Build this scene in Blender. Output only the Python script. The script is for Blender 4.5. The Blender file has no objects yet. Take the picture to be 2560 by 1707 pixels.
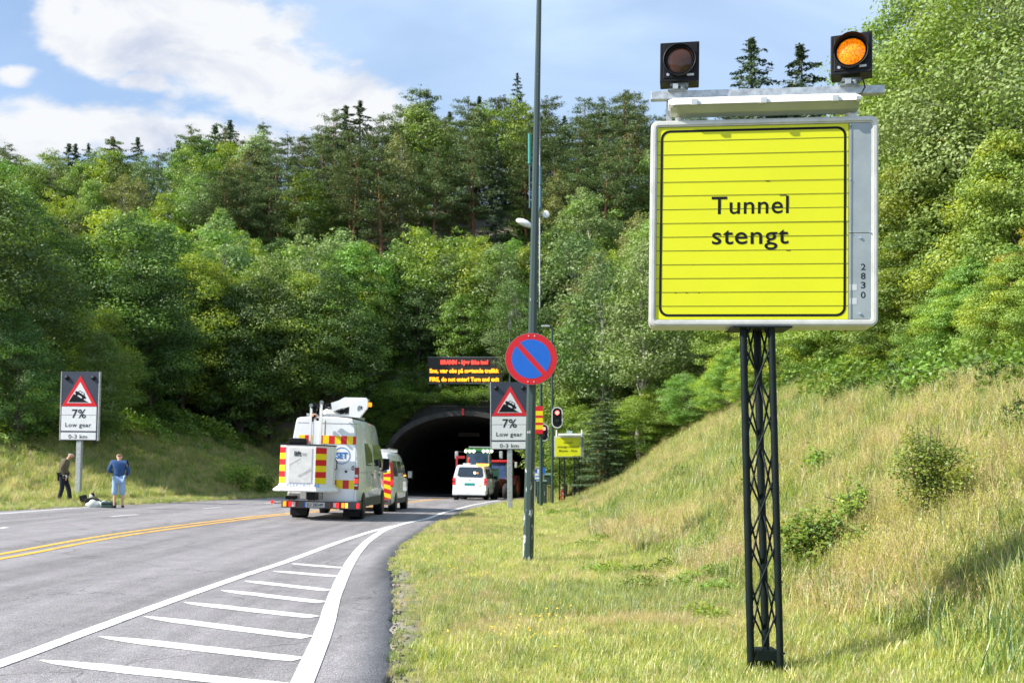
import bpy, bmesh, math, random
import numpy as np
from mathutils import Vector, Matrix, Quaternion
R = math.radians
random.seed(7); rng = np.random.default_rng(11)
scene = bpy.context.scene
COL = scene.collection

# ---------------------------------------------------------------- camera
CAM_H = 1.4; PITCH = R(2.5); FPX = 2489.0; SH = 215.8
cd = bpy.data.cameras.new('camera'); cam = bpy.data.objects.new('camera', cd); COL.objects.link(cam)
cam.location = (0, 0, CAM_H); cam.rotation_euler = (math.pi/2 + PITCH, 0, 0)
cd.sensor_width = 36; cd.lens = 36*FPX/2560; cd.shift_y = SH/2560
cd.clip_start = .1; cd.clip_end = 3000
cd.dof.use_dof = True; cd.dof.focus_distance = 7.4; cd.dof.aperture_fstop = 4.6
scene.camera = cam
scene.cycles.max_bounces = 6; scene.cycles.diffuse_bounces = 3; scene.cycles.glossy_bounces = 3; scene.cycles.transmission_bounces = 4

# ---------------------------------------------------------------- sun, sky, exposure
SUN_EL = R(40); SUN_AZ = R(270-15)            # azimuth clockwise from +Y
sv = Vector((math.sin(SUN_AZ)*math.cos(SUN_EL), math.cos(SUN_AZ)*math.cos(SUN_EL), math.sin(SUN_EL)))
ld = bpy.data.lights.new('sun', 'SUN'); ld.energy = 4.6; ld.angle = R(.55); ld.color = (1, .95, .86)
sun = bpy.data.objects.new('sun', ld); COL.objects.link(sun); sun.location = sv*60
sun.rotation_euler = (-sv).to_track_quat('-Z', 'Y').to_euler()
scene.view_settings.view_transform = 'Standard'; scene.view_settings.look = 'None'
scene.view_settings.exposure = 1.0; scene.view_settings.gamma = 1
w = bpy.data.worlds.new('World'); scene.world = w; w.use_nodes = True
nt = w.node_tree; N = nt.nodes; L = nt.links; N.clear()
def nn(t, **k):
    n = N.new(t)
    for a, b in k.items(): setattr(n, a, b)
    return n
out = nn('ShaderNodeOutputWorld'); bg = nn('ShaderNodeBackground'); bg.inputs['Strength'].default_value = .1
sky = nn('ShaderNodeTexSky', sky_type='NISHITA', sun_disc=False, sun_elevation=SUN_EL, sun_rotation=SUN_AZ, altitude=100, air_density=1.0, dust_density=.9, ozone_density=2.2)
tc = nn('ShaderNodeTexCoord')
sep = nn('ShaderNodeSeparateXYZ'); L.new(tc.outputs['Generated'], sep.inputs[0])
def mth(op, a, b=None, c=None, clamp=False):
    n = nn('ShaderNodeMath', operation=op, use_clamp=clamp)
    for i, v in enumerate((a, b, c)):
        if v is None: continue
        if isinstance(v, (int, float)): n.inputs[i].default_value = v
        else: L.new(v, n.inputs[i])
    return n.outputs[0]
ymax = mth('MAXIMUM', mth('ABSOLUTE', sep.outputs['Y']), .02)
U = mth('DIVIDE', sep.outputs['X'], ymax); V = mth('DIVIDE', sep.outputs['Z'], ymax)
cmb = nn('ShaderNodeCombineXYZ'); L.new(mth('MULTIPLY', U, 1.0), cmb.inputs[0]); L.new(mth('MULTIPLY', V, 1.9), cmb.inputs[1]); cmb.inputs[2].default_value = 3.3
def noise(scale, det, rough, vec, dist=0):
    n = nn('ShaderNodeTexNoise'); n.inputs['Scale'].default_value = scale; n.inputs['Detail'].default_value = det
    n.inputs['Roughness'].default_value = rough; n.inputs['Distortion'].default_value = dist; L.new(vec, n.inputs['Vector']); return n.outputs['Fac']
n1 = noise(5.5, 7, .52, cmb.outputs[0], .25)
n2 = noise(22, 6, .6, cmb.outputs[0], .2)
def blob(u, v, ru, rv, rot=0.0):
    du = mth('SUBTRACT', U, u); dv = mth('SUBTRACT', V, v)
    c, s = math.cos(rot), math.sin(rot)
    a = mth('DIVIDE', mth('ADD', mth('MULTIPLY', du, c), mth('MULTIPLY', dv, s)), ru)
    b = mth('DIVIDE', mth('ADD', mth('MULTIPLY', du, -s), mth('MULTIPLY', dv, c)), rv)
    d = mth('SQRT', mth('ADD', mth('MULTIPLY', a, a), mth('MULTIPLY', b, b)))
    return mth('SUBTRACT', 1.32, d)
def pxuv(px, py): return ((px-1280)/FPX, (1178-py)/FPX)
BL = [(430, 20, 330, 110, -.25), (650, 170, 330, 120, -.42), (860, 260, 190, 85, -.3), (190, 110, 130, 45, -.6), (210, 300, 260, 60, -.05), (420, 340, 400, 60, -.05), (40, 330, 330, 60, 0), (10, 175, 50, 24, 0), (340, 190, 70, 24, 0), (300, 80, 220, 70, -.3), (120, 20, 60, 60, 0)]
m = None
for (px, py, rx, ry, rot) in BL:
    u, v = pxuv(px, py); b_ = blob(u, v, rx/FPX, ry/FPX, rot)
    m = b_ if m is None else mth('MAXIMUM', m, b_)
m = mth('ADD', mth('MAXIMUM', m, -.6), mth('MULTIPLY', mth('SUBTRACT', n1, .5), 2.6))
m = mth('ADD', m, mth('MULTIPLY', mth('SUBTRACT', n2, .5), 1.5))
mr = nn('ShaderNodeMapRange', interpolation_type='SMOOTHSTEP'); L.new(m, mr.inputs['Value']); mr.inputs['From Min'].default_value = -.08; mr.inputs['From Max'].default_value = .72
mask = mr.outputs[0]
# thin high veil on the right half of the sky
veil = mth('MULTIPLY', noise(3.2, 4, .5, cmb.outputs[0], .6), 1.0)
mr2 = nn('ShaderNodeMapRange', interpolation_type='SMOOTHSTEP'); L.new(veil, mr2.inputs['Value']); mr2.inputs['From Min'].default_value = .3; mr2.inputs['From Max'].default_value = .75
mr2.inputs['To Max'].default_value = .95; mr2.inputs['To Min'].default_value = .45
shade = noise(9, 6, .55, cmb.outputs[0], .5)
cr = nn('ShaderNodeMapRange'); L.new(shade, cr.inputs['Value']); cr.inputs['From Min'].default_value = .46; cr.inputs['From Max'].default_value = .68
cm = nn('ShaderNodeMixRGB'); L.new(cr.outputs[0], cm.inputs[0]); cm.inputs[1].default_value = (4.7, 4.8, 4.95, 1); cm.inputs[2].default_value = (3.2, 3.5, 4.25, 1)
mx0 = nn('ShaderNodeMixRGB'); 
hz_ = nn('ShaderNodeMapRange', interpolation_type='SMOOTHSTEP'); L.new(U, hz_.inputs['Value']); hz_.inputs['From Min'].default_value = -.5; hz_.inputs['From Max'].default_value = .1; hz_.inputs['To Min'].default_value = .3
L.new(mth('MULTIPLY', mr2.outputs[0], hz_.outputs[0]), mx0.inputs[0]); L.new(sky.outputs[0], mx0.inputs[1]); mx0.inputs[2].default_value = (3.8, 4.85, 6.3, 1)
mx = nn('ShaderNodeMixRGB'); L.new(mask, mx.inputs[0]); L.new(mx0.outputs[0], mx.inputs[1]); L.new(cm.outputs[0], mx.inputs[2])
L.new(mx.outputs[0], bg.inputs['Color']); L.new(bg.outputs[0], out.inputs['Surface'])

# ---------------------------------------------------------------- pixel <-> world
CP, SP = math.cos(PITCH), math.sin(PITCH)
def ray(px, py):
    xc = (px-1280)/FPX; yc = (853.5-py)/FPX + SH/FPX
    return Vector((xc, CP - SP*yc, SP + CP*yc))
def at(px, py, Y):
    d = ray(px, py); t = Y/d.y
    return Vector((d.x*t, Y, CAM_H + d.z*t))
def project(p):
    x, y, z = p[0], p[1], p[2]-CAM_H
    f = y*CP + z*SP; u = -y*SP + z*CP
    return 1280 + FPX*x/f, 853.5 + SH - FPX*u/f

# ---------------------------------------------------------------- terrain functions (vectorised)
def sp(x, k=1.0):                      # softplus, k = softness in metres
    x = np.asarray(x, float)/k
    return k*np.where(x > 30, x, np.log1p(np.exp(np.minimum(x, 30))))
def road_z(X, Y):
    X = np.asarray(X, float); Y = np.asarray(Y, float)
    down = np.interp(Y, [-50, 28, 40, 55, 70, 150], [0, 0, -.09, -.19, -.45, -2.2])
    return .03*sp(-(X+3.2), .8) + down
_XR = np.array([(-30, .2), (2, -.3), (6.6, -.826), (10.8, -1.3), (15.7, -1.93), (18, -2.06), (22.8, -2.11), (26.4, -2.08), (29.3, -1.9), (37.1, -1.78), (47.7, -.75), (56, .3), (69, 1.55), (150, 6.5)])
_XL = np.array([(-30, -17), (20, -13.8), (26.5, -13.6), (33, -12.9), (47, -11.6), (58, -10.4), (70, -8.75), (150, -3.5)])
def XR(Y): return np.interp(Y, _XR[:, 0], _XR[:, 1])
def XL(Y): return np.interp(Y, _XL[:, 0], _XL[:, 1])
TC = -3.42; TW = 5.25; TY = 70.0        # tunnel centre, half width, portal plane
_wr = rng.random((64, 64))
def vnoise(X, Y, s):
    x = np.asarray(X, float)/s + 500.37; y = np.asarray(Y, float)/s + 300.71
    xi = np.floor(x).astype(int); yi = np.floor(y).astype(int); fx = x-xi; fy = y-yi
    fx = fx*fx*(3-2*fx); fy = fy*fy*(3-2*fy)
    g = lambda a, b: _wr[a % 64, b % 64]
    return (g(xi, yi)*(1-fx)+g(xi+1, yi)*fx)*(1-fy) + (g(xi, yi+1)*(1-fx)+g(xi+1, yi+1)*fx)*fy - .5
def x0r(Y): return np.interp(Y, [0, 4, 8, 12, 20, 30, 50, 60, 70], [3.0, 3.1, 3.1, 2.65, 2.0, 2.4, 3.5, 4.2, 4.6])
def capr(Y): return np.interp(Y, [0, 8, 12, 20, 30, 50, 70], [1.9, 2.2, 2.45, 3.05, 3.95, 5.5, 7.1])
def H(X, Y):
    X = np.asarray(X, float); Y = np.asarray(Y, float)
    base = road_z(np.clip(X, -16, 8), Y)
    xl, xr = XL(Y), XR(Y)
    # right bank: grass slope, then a gentler wooded slope
    d = X - x0r(Y)
    cap = capr(Y); hr = .69*sp(d-.35, .75)-.06
    hr = cap - sp(cap-hr, .35) + .16*sp(hr-cap, .5)
    # left bank
    dl = (xl - 1.6) - X
    hl = .42*sp(dl-np.interp(Y, [0, 35, 47, 60], [3.0, 3.0, 1.4, .0]), .8); hl = np.where(hl > 16, 16 + .3*(hl-16), hl)
    # hill over the tunnel
    dt = np.abs(X-TC) - (TW+.75)
    s = np.clip(dt/1.5, 0, 1)
    k = np.clip(1+.0028*X, .75, 1.15)
    up = 1.0*sp(Y-65, 1.2)*k
    up = np.where(up > 31*k, 31*k + .15*(up-31*k), up)
    over = 6.35 + .72*np.maximum(Y-TY, 0)*k; over = np.where(over > 31*k, 31*k+.15*(over-31*k), over)
    hb = np.where(Y >= TY, np.where(dt < 0, over, over*(1-s) + np.minimum(up, over)*s), up*s*s)
    h = np.maximum(np.maximum(hr, hl), hb)
    bump = vnoise(X, Y, 2.3)*.16 + vnoise(X, Y, .7)*.06 + vnoise(X, Y, 9)*.9*np.clip(h/8, 0, 1)
    base = base - .09*np.exp(-((X-1.9)**2+(Y-7.1)**2)/1.6)
    onroad = (X > xl-.1) & (X < xr+.03)
    offr = np.clip(np.maximum(X-xr, xl-X)/.8, 0, 1)
    return np.where(onroad & (Y < TY) | ((dt < .35) & (Y < TY) & (Y > 61)), base-.06, base + h + bump*offr*np.clip(.35+h, 0, 1) + .012)
def G(x, y): return float(H(x, y))
def ground(px, py, fn=road_z):
    Y = 20.0; d = ray(px, py); t = 1.0
    z = 0.0
    for _ in range(40):
        t = (z-CAM_H)/d.z; p = (d.x*t, d.y*t); z = .5*z + .5*float(fn(p[0], p[1]))
    return Vector((p[0], p[1], float(fn(p[0], p[1]))))
def hit(px, py, y0=4, y1=170):
    d = ray(px, py); Ys = np.arange(y0, y1, .12); X = d.x/d.y*Ys; Z = CAM_H + d.z/d.y*Ys
    b = np.nonzero(H(X, Ys) >= Z)[0]
    if len(b) == 0: return None
    i = b[0]; return Vector((X[i], Ys[i], float(H(X[i], Ys[i]))))

# ---------------------------------------------------------------- materials
MATS = {}
def M(name, rgb=(.5, .5, .5), rough=.5, metal=0., var=.12, scale=6., bump=0., bscale=60., emit=None, es=1., coat=0., trans=0., alt=None, aspec=None):
    if name in MATS: return MATS[name]
    mt = bpy.data.materials.new(name); mt.use_nodes = True; t = mt.node_tree; b = t.nodes['Principled BSDF']
    b.inputs['Roughness'].default_value = rough; b.inputs['Metallic'].default_value = metal
    b.inputs['Coat Weight'].default_value = coat
    if trans: b.inputs['Transmission Weight'].default_value = trans
    if aspec is not None: b.inputs['Specular IOR Level'].default_value = aspec
    co = t.nodes.new('ShaderNodeTexCoord')
    no = t.nodes.new('ShaderNodeTexNoise'); no.inputs['Scale'].default_value = scale; no.inputs['Detail'].default_value = 6; no.inputs['Roughness'].default_value = .6
    t.links.new(co.outputs['Object'], no.inputs['Vector'])
    mi = t.nodes.new('ShaderNodeMixRGB')
    mp = t.nodes.new('ShaderNodeMapRange'); mp.inputs['From Min'].default_value = .3; mp.inputs['From Max'].default_value = .7
    t.links.new(no.outputs['Fac'], mp.inputs['Value']); t.links.new(mp.outputs[0], mi.inputs[0])
    lo = alt if alt else tuple(c*(1-var) for c in rgb)
    mi.inputs[1].default_value = (*lo, 1); mi.inputs[2].default_value = (*[min(1, c*(1+(0 if alt else var))) for c in rgb], 1)
    t.links.new(mi.outputs[0], b.inputs['Base Color'])
    mr = t.nodes.new('ShaderNodeMapRange'); t.links.new(no.outputs['Fac'], mr.inputs['Value'])
    mr.inputs['To Min'].default_value = max(0, rough-.08); mr.inputs['To Max'].default_value = min(1, rough+.1); t.links.new(mr.outputs[0], b.inputs['Roughness'])
    if bump:
        n2 = t.nodes.new('ShaderNodeTexNoise'); n2.inputs['Scale'].default_value = bscale; n2.inputs['Detail'].default_value = 4; t.links.new(co.outputs['Object'], n2.inputs['Vector'])
        bp = t.nodes.new('ShaderNodeBump'); bp.inputs['Strength'].default_value = bump; bp.inputs['Distance'].default_value = .02; t.links.new(n2.outputs['Fac'], bp.inputs['Height']); t.links.new(bp.outputs[0], b.inputs['Normal'])
    if emit: b.inputs['Emission Color'].default_value = (*emit, 1); b.inputs['Emission Strength'].default_value = es
    MATS[name] = mt; return mt

def leaf_mat(name, c1, c2, transl=.45, gloss=.035, hue=.03, tint=None):
    if name in MATS: return MATS[name]
    mt = bpy.data.materials.new(name); mt.use_nodes = True; t = mt.node_tree; t.nodes.clear()
    o = t.nodes.new('ShaderNodeOutputMaterial'); ge = t.nodes.new('ShaderNodeNewGeometry'); oi = t.nodes.new('ShaderNodeObjectInfo')
    mi = t.nodes.new('ShaderNodeMixRGB'); t.links.new(ge.outputs['Random Per Island'], mi.inputs[0]); mi.inputs[1].default_value = (*c1, 1); mi.inputs[2].default_value = (*c2, 1)
    hs = t.nodes.new('ShaderNodeHueSaturation'); t.links.new(mi.outputs[0], hs.inputs['Color'])
    a = t.nodes.new('ShaderNodeMapRange'); t.links.new(oi.outputs['Random'], a.inputs['Value']); a.inputs['To Min'].default_value = .5-hue; a.inputs['To Max'].default_value = .5+hue*.2; hs.inputs['Saturation'].default_value = .93; t.links.new(a.outputs[0], hs.inputs['Hue'])
    b = t.nodes.new('ShaderNodeMath'); b.operation = 'FRACT'; m7 = t.nodes.new('ShaderNodeMath'); m7.operation = 'MULTIPLY'; m7.inputs[1].default_value = 7.31; t.links.new(oi.outputs['Random'], m7.inputs[0]); t.links.new(m7.outputs[0], b.inputs[0])
    c = t.nodes.new('ShaderNodeMapRange'); t.links.new(b.outputs[0], c.inputs['Value']); c.inputs['To Min'].default_value = .78; c.inputs['To Max'].default_value = 1.3; t.links.new(c.outputs[0], hs.inputs['Value'])
    d = t.nodes.new('ShaderNodeBsdfDiffuse'); tr = t.nodes.new('ShaderNodeBsdfTranslucent'); gl = t.nodes.new('ShaderNodeBsdfGlossy'); gl.inputs['Roughness'].default_value = .5; gl.inputs['Color'].default_value = (.8, .8, .8, 1)
    hs2 = t.nodes.new('ShaderNodeHueSaturation'); hs2.inputs['Hue'].default_value = .485; hs2.inputs['Saturation'].default_value = 1.15; hs2.inputs['Value'].default_value = 1.5; t.links.new(hs.outputs[0], hs2.inputs['Color'])
    t.links.new(hs.outputs[0], d.inputs['Color']); t.links.new(hs2.outputs[0], tr.inputs['Color'])
    m1 = t.nodes.new('ShaderNodeMixShader'); m1.inputs[0].default_value = transl; t.links.new(d.outputs[0], m1.inputs[1]); t.links.new(tr.outputs[0], m1.inputs[2])
    m2 = t.nodes.new('ShaderNodeMixShader'); m2.inputs[0].default_value = gloss; t.links.new(m1.outputs[0], m2.inputs[1]); t.links.new(gl.outputs[0], m2.inputs[2])
    t.links.new(m2.outputs[0], o.inputs['Surface']); MATS[name] = mt; return mt

# ---------------------------------------------------------------- object helpers
def tag(o, label=None, cat=None, group=None, kind=None):
    if label: o['label'] = label
    if cat: o['category'] = cat
    if group: o['group'] = group
    if kind: o['kind'] = kind
    return o
def thing(name, label, cat, loc=(0, 0, 0), rz=0, group=None, rot=None):
    o = bpy.data.objects.new(name, None); COL.objects.link(o); o.location = loc; o.empty_display_size = .2
    o.rotation_euler = rot if rot else (0, 0, rz)
    return tag(o, label, cat, group)
def link(name, me, parent=None, loc=None):
    o = bpy.data.objects.new(name, me); COL.objects.link(o)
    if parent: o.parent = parent
    if loc: o.location = loc
    return o
def np_mesh(name, V, F, mats, mi=None, smooth=False):
    V = np.asarray(V, np.float32); F = np.asarray(F, np.int32); k = F.shape[1]
    me = bpy.data.meshes.new(name); me.vertices.add(len(V)); me.vertices.foreach_set('co', V.ravel())
    me.loops.add(F.size); me.loops.foreach_set('vertex_index', F.ravel())
    me.polygons.add(len(F)); me.polygons.foreach_set('loop_start', np.arange(0, F.size, k, dtype=np.int32)); me.polygons.foreach_set('loop_total', np.full(len(F), k, np.int32))
    if mi is not None: me.polygons.foreach_set('material_index', np.asarray(mi, np.int32))
    if smooth: me.polygons.foreach_set('use_smooth', np.ones(len(F), bool))
    for m_ in (mats if isinstance(mats, (list, tuple)) else [mats]): me.materials.append(m_)
    me.update(calc_edges=True); me.validate(); return me

class MB:
    def __init__(s): s.v = []; s.f = []; s.m = []; s.mats = []; s.sm = []; s.T = None
    def mid(s, m_):
        if m_ not in s.mats: s.mats.append(m_)
        return s.mats.index(m_)
    def add(s, vs, fs, m_, smooth=False):
        o = len(s.v); i = s.mid(m_)
        for v in vs: s.v.append(tuple(s.T @ Vector(v)) if s.T else tuple(v))
        for f in fs: s.f.append([o+a for a in f]); s.m.append(i); s.sm.append(smooth)
        return s
    def box(s, c, d, m_, bev=0., T=None):
        bm = bmesh.new(); bmesh.ops.create_cube(bm, size=1)
        bmesh.ops.scale(bm, vec=d, verts=bm.verts)
        if bev > 0:
            bmesh.ops.bevel(bm, geom=list(bm.edges), offset=min(bev, min(d)*.49), segments=2, profile=.6, affect='EDGES')
        if T is not None: bmesh.ops.transform(bm, matrix=T, verts=bm.verts)
        bmesh.ops.translate(bm, vec=c, verts=bm.verts); bm.verts.index_update()
        s.add([v.co.copy() for v in bm.verts], [[v.index for v in f.verts] for f in bm.faces], m_); bm.free(); return s
    def bx(s, x0, x1, y0, y1, z0, z1, m_, bev=0.): return s.box(((x0+x1)/2, (y0+y1)/2, (z0+z1)/2), (abs(x1-x0), abs(y1-y0), abs(z1-z0)), m_, bev)
    def tube(s, a, b, r, m_, r2=None, n=10, smooth=True, rot=0.):
        a = Vector(a); b = Vector(b); d = (b-a); r2 = r if r2 is None else r2
        if d.length < 1e-6: return s
        q = d.normalized().to_track_quat('Z', 'Y'); vs = []
        for (p, rr) in ((a, r), (b, r2)):
            for i in range(n):
                t = 2*math.pi*i/n + rot; vs.append(p + q @ Vector((rr*math.cos(t), rr*math.sin(t), 0)))
        fs = [[i, (i+1) % n, n+(i+1) % n, n+i] for i in range(n)]
        s.add(vs, fs, m_, smooth); s.add(vs[:n], [list(range(n))[::-1]], m_); s.add(vs[n:], [list(range(n))], m_); return s
    def path(s, pts, rs, m_, n=7):
        if not isinstance(rs, (list, tuple)): rs = [rs]*len(pts)
        pts = [Vector(p) for p in pts]; vs = []; up = Vector((.13, .2, 1)).normalized()
        for i, p in enumerate(pts):
            d = (pts[min(i+1, len(pts)-1)] - pts[max(i-1, 0)]).normalized()
            u = d.cross(up); u = u.normalized() if u.length > .05 else d.cross(Vector((1, 0, 0))).normalized(); w_ = d.cross(u)
            for k in range(n):
                t = 2*math.pi*k/n; vs.append(p + (u*math.cos(t)+w_*math.sin(t))*rs[i])
        fs = [[i*n+k, i*n+(k+1) % n, (i+1)*n+(k+1) % n, (i+1)*n+k] for i in range(len(pts)-1) for k in range(n)]
        s.add(vs, fs, m_, True); s.add(vs[:n], [list(range(n))[::-1]], m_); s.add(vs[-n:], [list(range(n))], m_); return s
    def prism(s, poly, y0, y1, m_):            # polygon in (x, z), extruded along y
        n = len(poly); vs = [(x, y0, z) for x, z in poly]+[(x, y1, z) for x, z in poly]
        s.add(vs, [list(range(n)), list(range(2*n-1, n-1, -1))]+[[i, n+i, n+(i+1) % n, (i+1) % n] for i in range(n)], m_); return s
    def lathe(s, prof, m_, axis='Z', c=(0, 0, 0), n=24, smooth=True):   # prof: (r, h)
        c = Vector(c); vs = []
        for (r, h) in prof:
            for i in range(n):
                t = 2*math.pi*i/n; a, b = r*math.cos(t), r*math.sin(t)
                vs.append(c + (Vector((a, b, h)) if axis == 'Z' else Vector((a, h, b)) if axis == 'Y' else Vector((h, a, b))))
        fs = [[i*n+k, i*n+(k+1) % n, (i+1)*n+(k+1) % n, (i+1)*n+k] for i in range(len(prof)-1) for k in range(n)]
        s.add(vs, fs, m_, smooth); return s
    def disc(s, c, r, m_, n=32, axis='Y', th=.004):
        c = Vector(c); e = Vector((0, th, 0)) if axis == 'Y' else Vector((th, 0, 0)) if axis == 'X' else Vector((0, 0, th))
        return s.tube(c, c+e, r, m_, n=n, smooth=False)
    def text(s, txt, size, x, z, y, m_, al='CENTER', th=.002, sx=1., bold=0., sp_=1., vert=False, T=None):
        vs, fs = TXT(txt, size, al, bold, sp_)
        vv = [(x+a*sx, y-(c_ > 0)*th, z+b) for a, b, c_ in vs]
        if T is not None: vv = [tuple(T @ Vector((a*sx, -(c_ > 0)*th, b))) for a, b, c_ in vs]
        s.add(vv, fs, m_); return s
    def build(s, name, parent=None, loc=None, recalc=True):
        me = bpy.data.meshes.new(name); me.from_pydata(s.v, [], s.f)
        for m_ in s.mats: me.materials.append(m_)
        me.polygons.foreach_set('material_index', s.m); me.polygons.foreach_set('use_smooth', s.sm)
        if recalc:
            bm = bmesh.new(); bm.from_mesh(me); bmesh.ops.recalc_face_normals(bm, faces=bm.faces); bm.to_mesh(me); bm.free()
        me.update(); return link(name, me, parent, loc)
_T = {}
def TXT(txt, size, al='CENTER', bold=0., sp_=1.):
    k = (txt, al, bold, sp_)
    if k not in _T:
        cu = bpy.data.curves.new('writing', 'FONT'); cu.body = txt; cu.size = 1; cu.align_x = al; cu.offset = bold; cu.space_character = sp_; cu.extrude = .5; cu.resolution_u = 4
        o = bpy.data.objects.new('writing', cu); COL.objects.link(o); bpy.context.view_layer.update()
        me = bpy.data.meshes.new_from_object(o.evaluated_get(bpy.context.evaluated_depsgraph_get()))
        _T[k] = ([tuple(v.co) for v in me.vertices], [list(p.vertices) for p in me.polygons])
        bpy.data.objects.remove(o); bpy.data.curves.remove(cu); bpy.data.meshes.remove(me)
    vs, fs = _T[k]; return [(a*size, b*size, c_) for a, b, c_ in vs], fs
def copy_tree(o, parent=None):
    c = o.copy(); COL.objects.link(c)
    if parent: c.parent = parent
    for ch in list(o.children): copy_tree(ch, c)
    return c
def rel_label(o, t): o['label'] = t; return o
# ---------------------------------------------------------------- common materials
mAlu = M('weathered_aluminium', (.6, .61, .6), .42, .6, .12, 9)
mGalv = M('galvanised_steel', (.46, .49, .51), .5, .75, .3, 22)
mPoleG = M('green_painted_steel', (.028, .06, .055), .42, 0, .25, 8)
mLatt = M('dark_green_lattice_paint', (.004, .010, .010), .55, 0, .3, 12, aspec=.22)
mBlack = M('black_plastic', (.006, .006, .008), .45, 0, .2, 10, aspec=.25)
mRubber = M('tyre_rubber', (.018, .018, .018), .8, 0, .25, 14)
mWhiteP = M('white_vehicle_paint', (.78, .8, .82), .25, 0, .04, 3, coat=.6)
mWhite = M('white_plastic', (.78, .78, .76), .45, 0, .06, 8)
mGlass = M('dark_vehicle_glass', (.02, .03, .045), .06, 0, .2, 2, aspec=.9)
mYel = M('fluorescent_yellow_film', (.62, .64, .002), .45, 0, .03, 2, emit=None)
mInk = M('black_lettering', (.006, .008, .012), .7, 0, .2, 20, aspec=.15)
mRed = M('red_sign_film', (.62, .012, .02), .35, 0, .05, 5)
mBlue = M('blue_sign_film', (.01, .13, .58), .35, 0, .04, 5)
mSignW = M('white_sign_film', (.68, .7, .72), .4, 0, .05, 5)
mChev = M('yellow_reflective_film', (.85, .66, .01), .4, 0, .05, 6)
mRedL = M('red_lamp', (.5, .01, .01), .2, emit=(1, .02, .02), es=1.2)
mRedD = M('dark_red_lens', (.28, .01, .012), .15, 0, .1)
mOrgL = M('amber_lens', (.8, .25, .01), .2, emit=(1, .35, .02), es=.7)
mGreyP = M('grey_painted_metal', (.17, .2, .21), .5, 0, .15, 7)
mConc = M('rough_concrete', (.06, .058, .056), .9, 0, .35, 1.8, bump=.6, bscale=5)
mChrome = M('bright_metal', (.7, .7, .7), .2, 1, .05)

# ---------------------------------------------------------------- ground sheet
def soil_mat():
    mt = bpy.data.materials.new('meadow_soil'); mt.use_nodes = True; t = mt.node_tree; b = t.nodes['Principled BSDF']; b.inputs['Roughness'].default_value = .95
    co = t.nodes.new('ShaderNodeTexCoord'); n1 = t.nodes.new('ShaderNodeTexNoise'); n1.inputs['Scale'].default_value = .6; n1.inputs['Detail'].default_value = 8
    n2 = t.nodes.new('ShaderNodeTexNoise'); n2.inputs['Scale'].default_value = 9; n2.inputs['Detail'].default_value = 6
    t.links.new(co.outputs['Object'], n1.inputs['Vector']); t.links.new(co.outputs['Object'], n2.inputs['Vector'])
    r = t.nodes.new('ShaderNodeValToRGB'); t.links.new(n1.outputs['Fac'], r.inputs[0])
    r.color_ramp.elements[0].position = .35; r.color_ramp.elements[0].color = (.10, .13, .03, 1); r.color_ramp.elements[1].position = .65; r.color_ramp.elements[1].color = (.2, .2, .07, 1)
    r2 = t.nodes.new('ShaderNodeValToRGB'); t.links.new(n2.outputs['Fac'], r2.inputs[0]); r2.color_ramp.elements[0].position = .3; r2.color_ramp.elements[0].color = (.55, .5, .45, 1); r2.color_ramp.elements[1].position = .7; r2.color_ramp.elements[1].color = (1.2, 1.2, 1, 1)
    m_ = t.nodes.new('ShaderNodeMixRGB'); m_.blend_type = 'MULTIPLY'; m_.inputs[0].default_value = 1; t.links.new(r.outputs[0], m_.inputs[1]); t.links.new(r2.outputs[0], m_.inputs[2])
    # leaf litter on the wooded hill (attribute written from the terrain shape)
    at_ = t.nodes.new('ShaderNodeAttribute'); at_.attribute_name = 'wood'
    m2 = t.nodes.new('ShaderNodeMixRGB'); t.links.new(at_.outputs['Fac'], m2.inputs[0]); t.links.new(m_.outputs[0], m2.inputs[1]); m2.inputs[2].default_value = (.035, .04, .015, 1)
    a3 = t.nodes.new('ShaderNodeAttribute'); a3.attribute_name = 'gravel'; m3 = t.nodes.new('ShaderNodeMixRGB'); t.links.new(a3.outputs['Fac'], m3.inputs[0]); t.links.new(m2.outputs[0], m3.inputs[1])
    n3 = t.nodes.new('ShaderNodeTexNoise'); n3.inputs['Scale'].default_value = 60; n3.inputs['Detail'].default_value = 5; t.links.new(co.outputs['Object'], n3.inputs['Vector'])
    r3 = t.nodes.new('ShaderNodeValToRGB'); t.links.new(n3.outputs['Fac'], r3.inputs[0]); r3.color_ramp.elements[0].position = .35; r3.color_ramp.elements[0].color = (.09, .08, .065, 1); r3.color_ramp.elements[1].position = .68; r3.color_ramp.elements[1].color = (.34, .31, .26, 1)
    t.links.new(r3.outputs[0], m3.inputs[2]); t.links.new(m3.outputs[0], b.inputs['Base Color'])
    bp = t.nodes.new('ShaderNodeBump'); bp.inputs['Strength'].default_value = .7; bp.inputs['Distance'].default_value = .05; t.links.new(n2.outputs['Fac'], bp.inputs['Height']); t.links.new(bp.outputs[0], b.inputs['Normal'])
    return mt
xs = np.unique(np.concatenate([np.arange(-400, -60, 12), np.arange(-60, -20, 1.5), np.arange(-20, -2.6, .5), np.arange(-2.6, 7, .11), np.arange(7, 20, .5), np.arange(20, 80, 2), np.arange(80, 420, 15)]).round(3))
ys = np.unique(np.concatenate([np.arange(-200, -4, 14), np.arange(-4, 24, .16), np.arange(24, 69.9, .45), [TY-.02, TY+.0], np.arange(70.5, 125, .9), np.arange(125, 400, 8)]).round(3))
XX, YY = np.meshgrid(xs, ys); ZZ = H(XX, YY)
nx, ny = len(xs), len(ys)
idx = np.arange(nx*ny).reshape(ny, nx)
F = np.stack([idx[:-1, :-1], idx[:-1, 1:], idx[1:, 1:], idx[1:, :-1]], -1).reshape(-1, 4)
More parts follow.
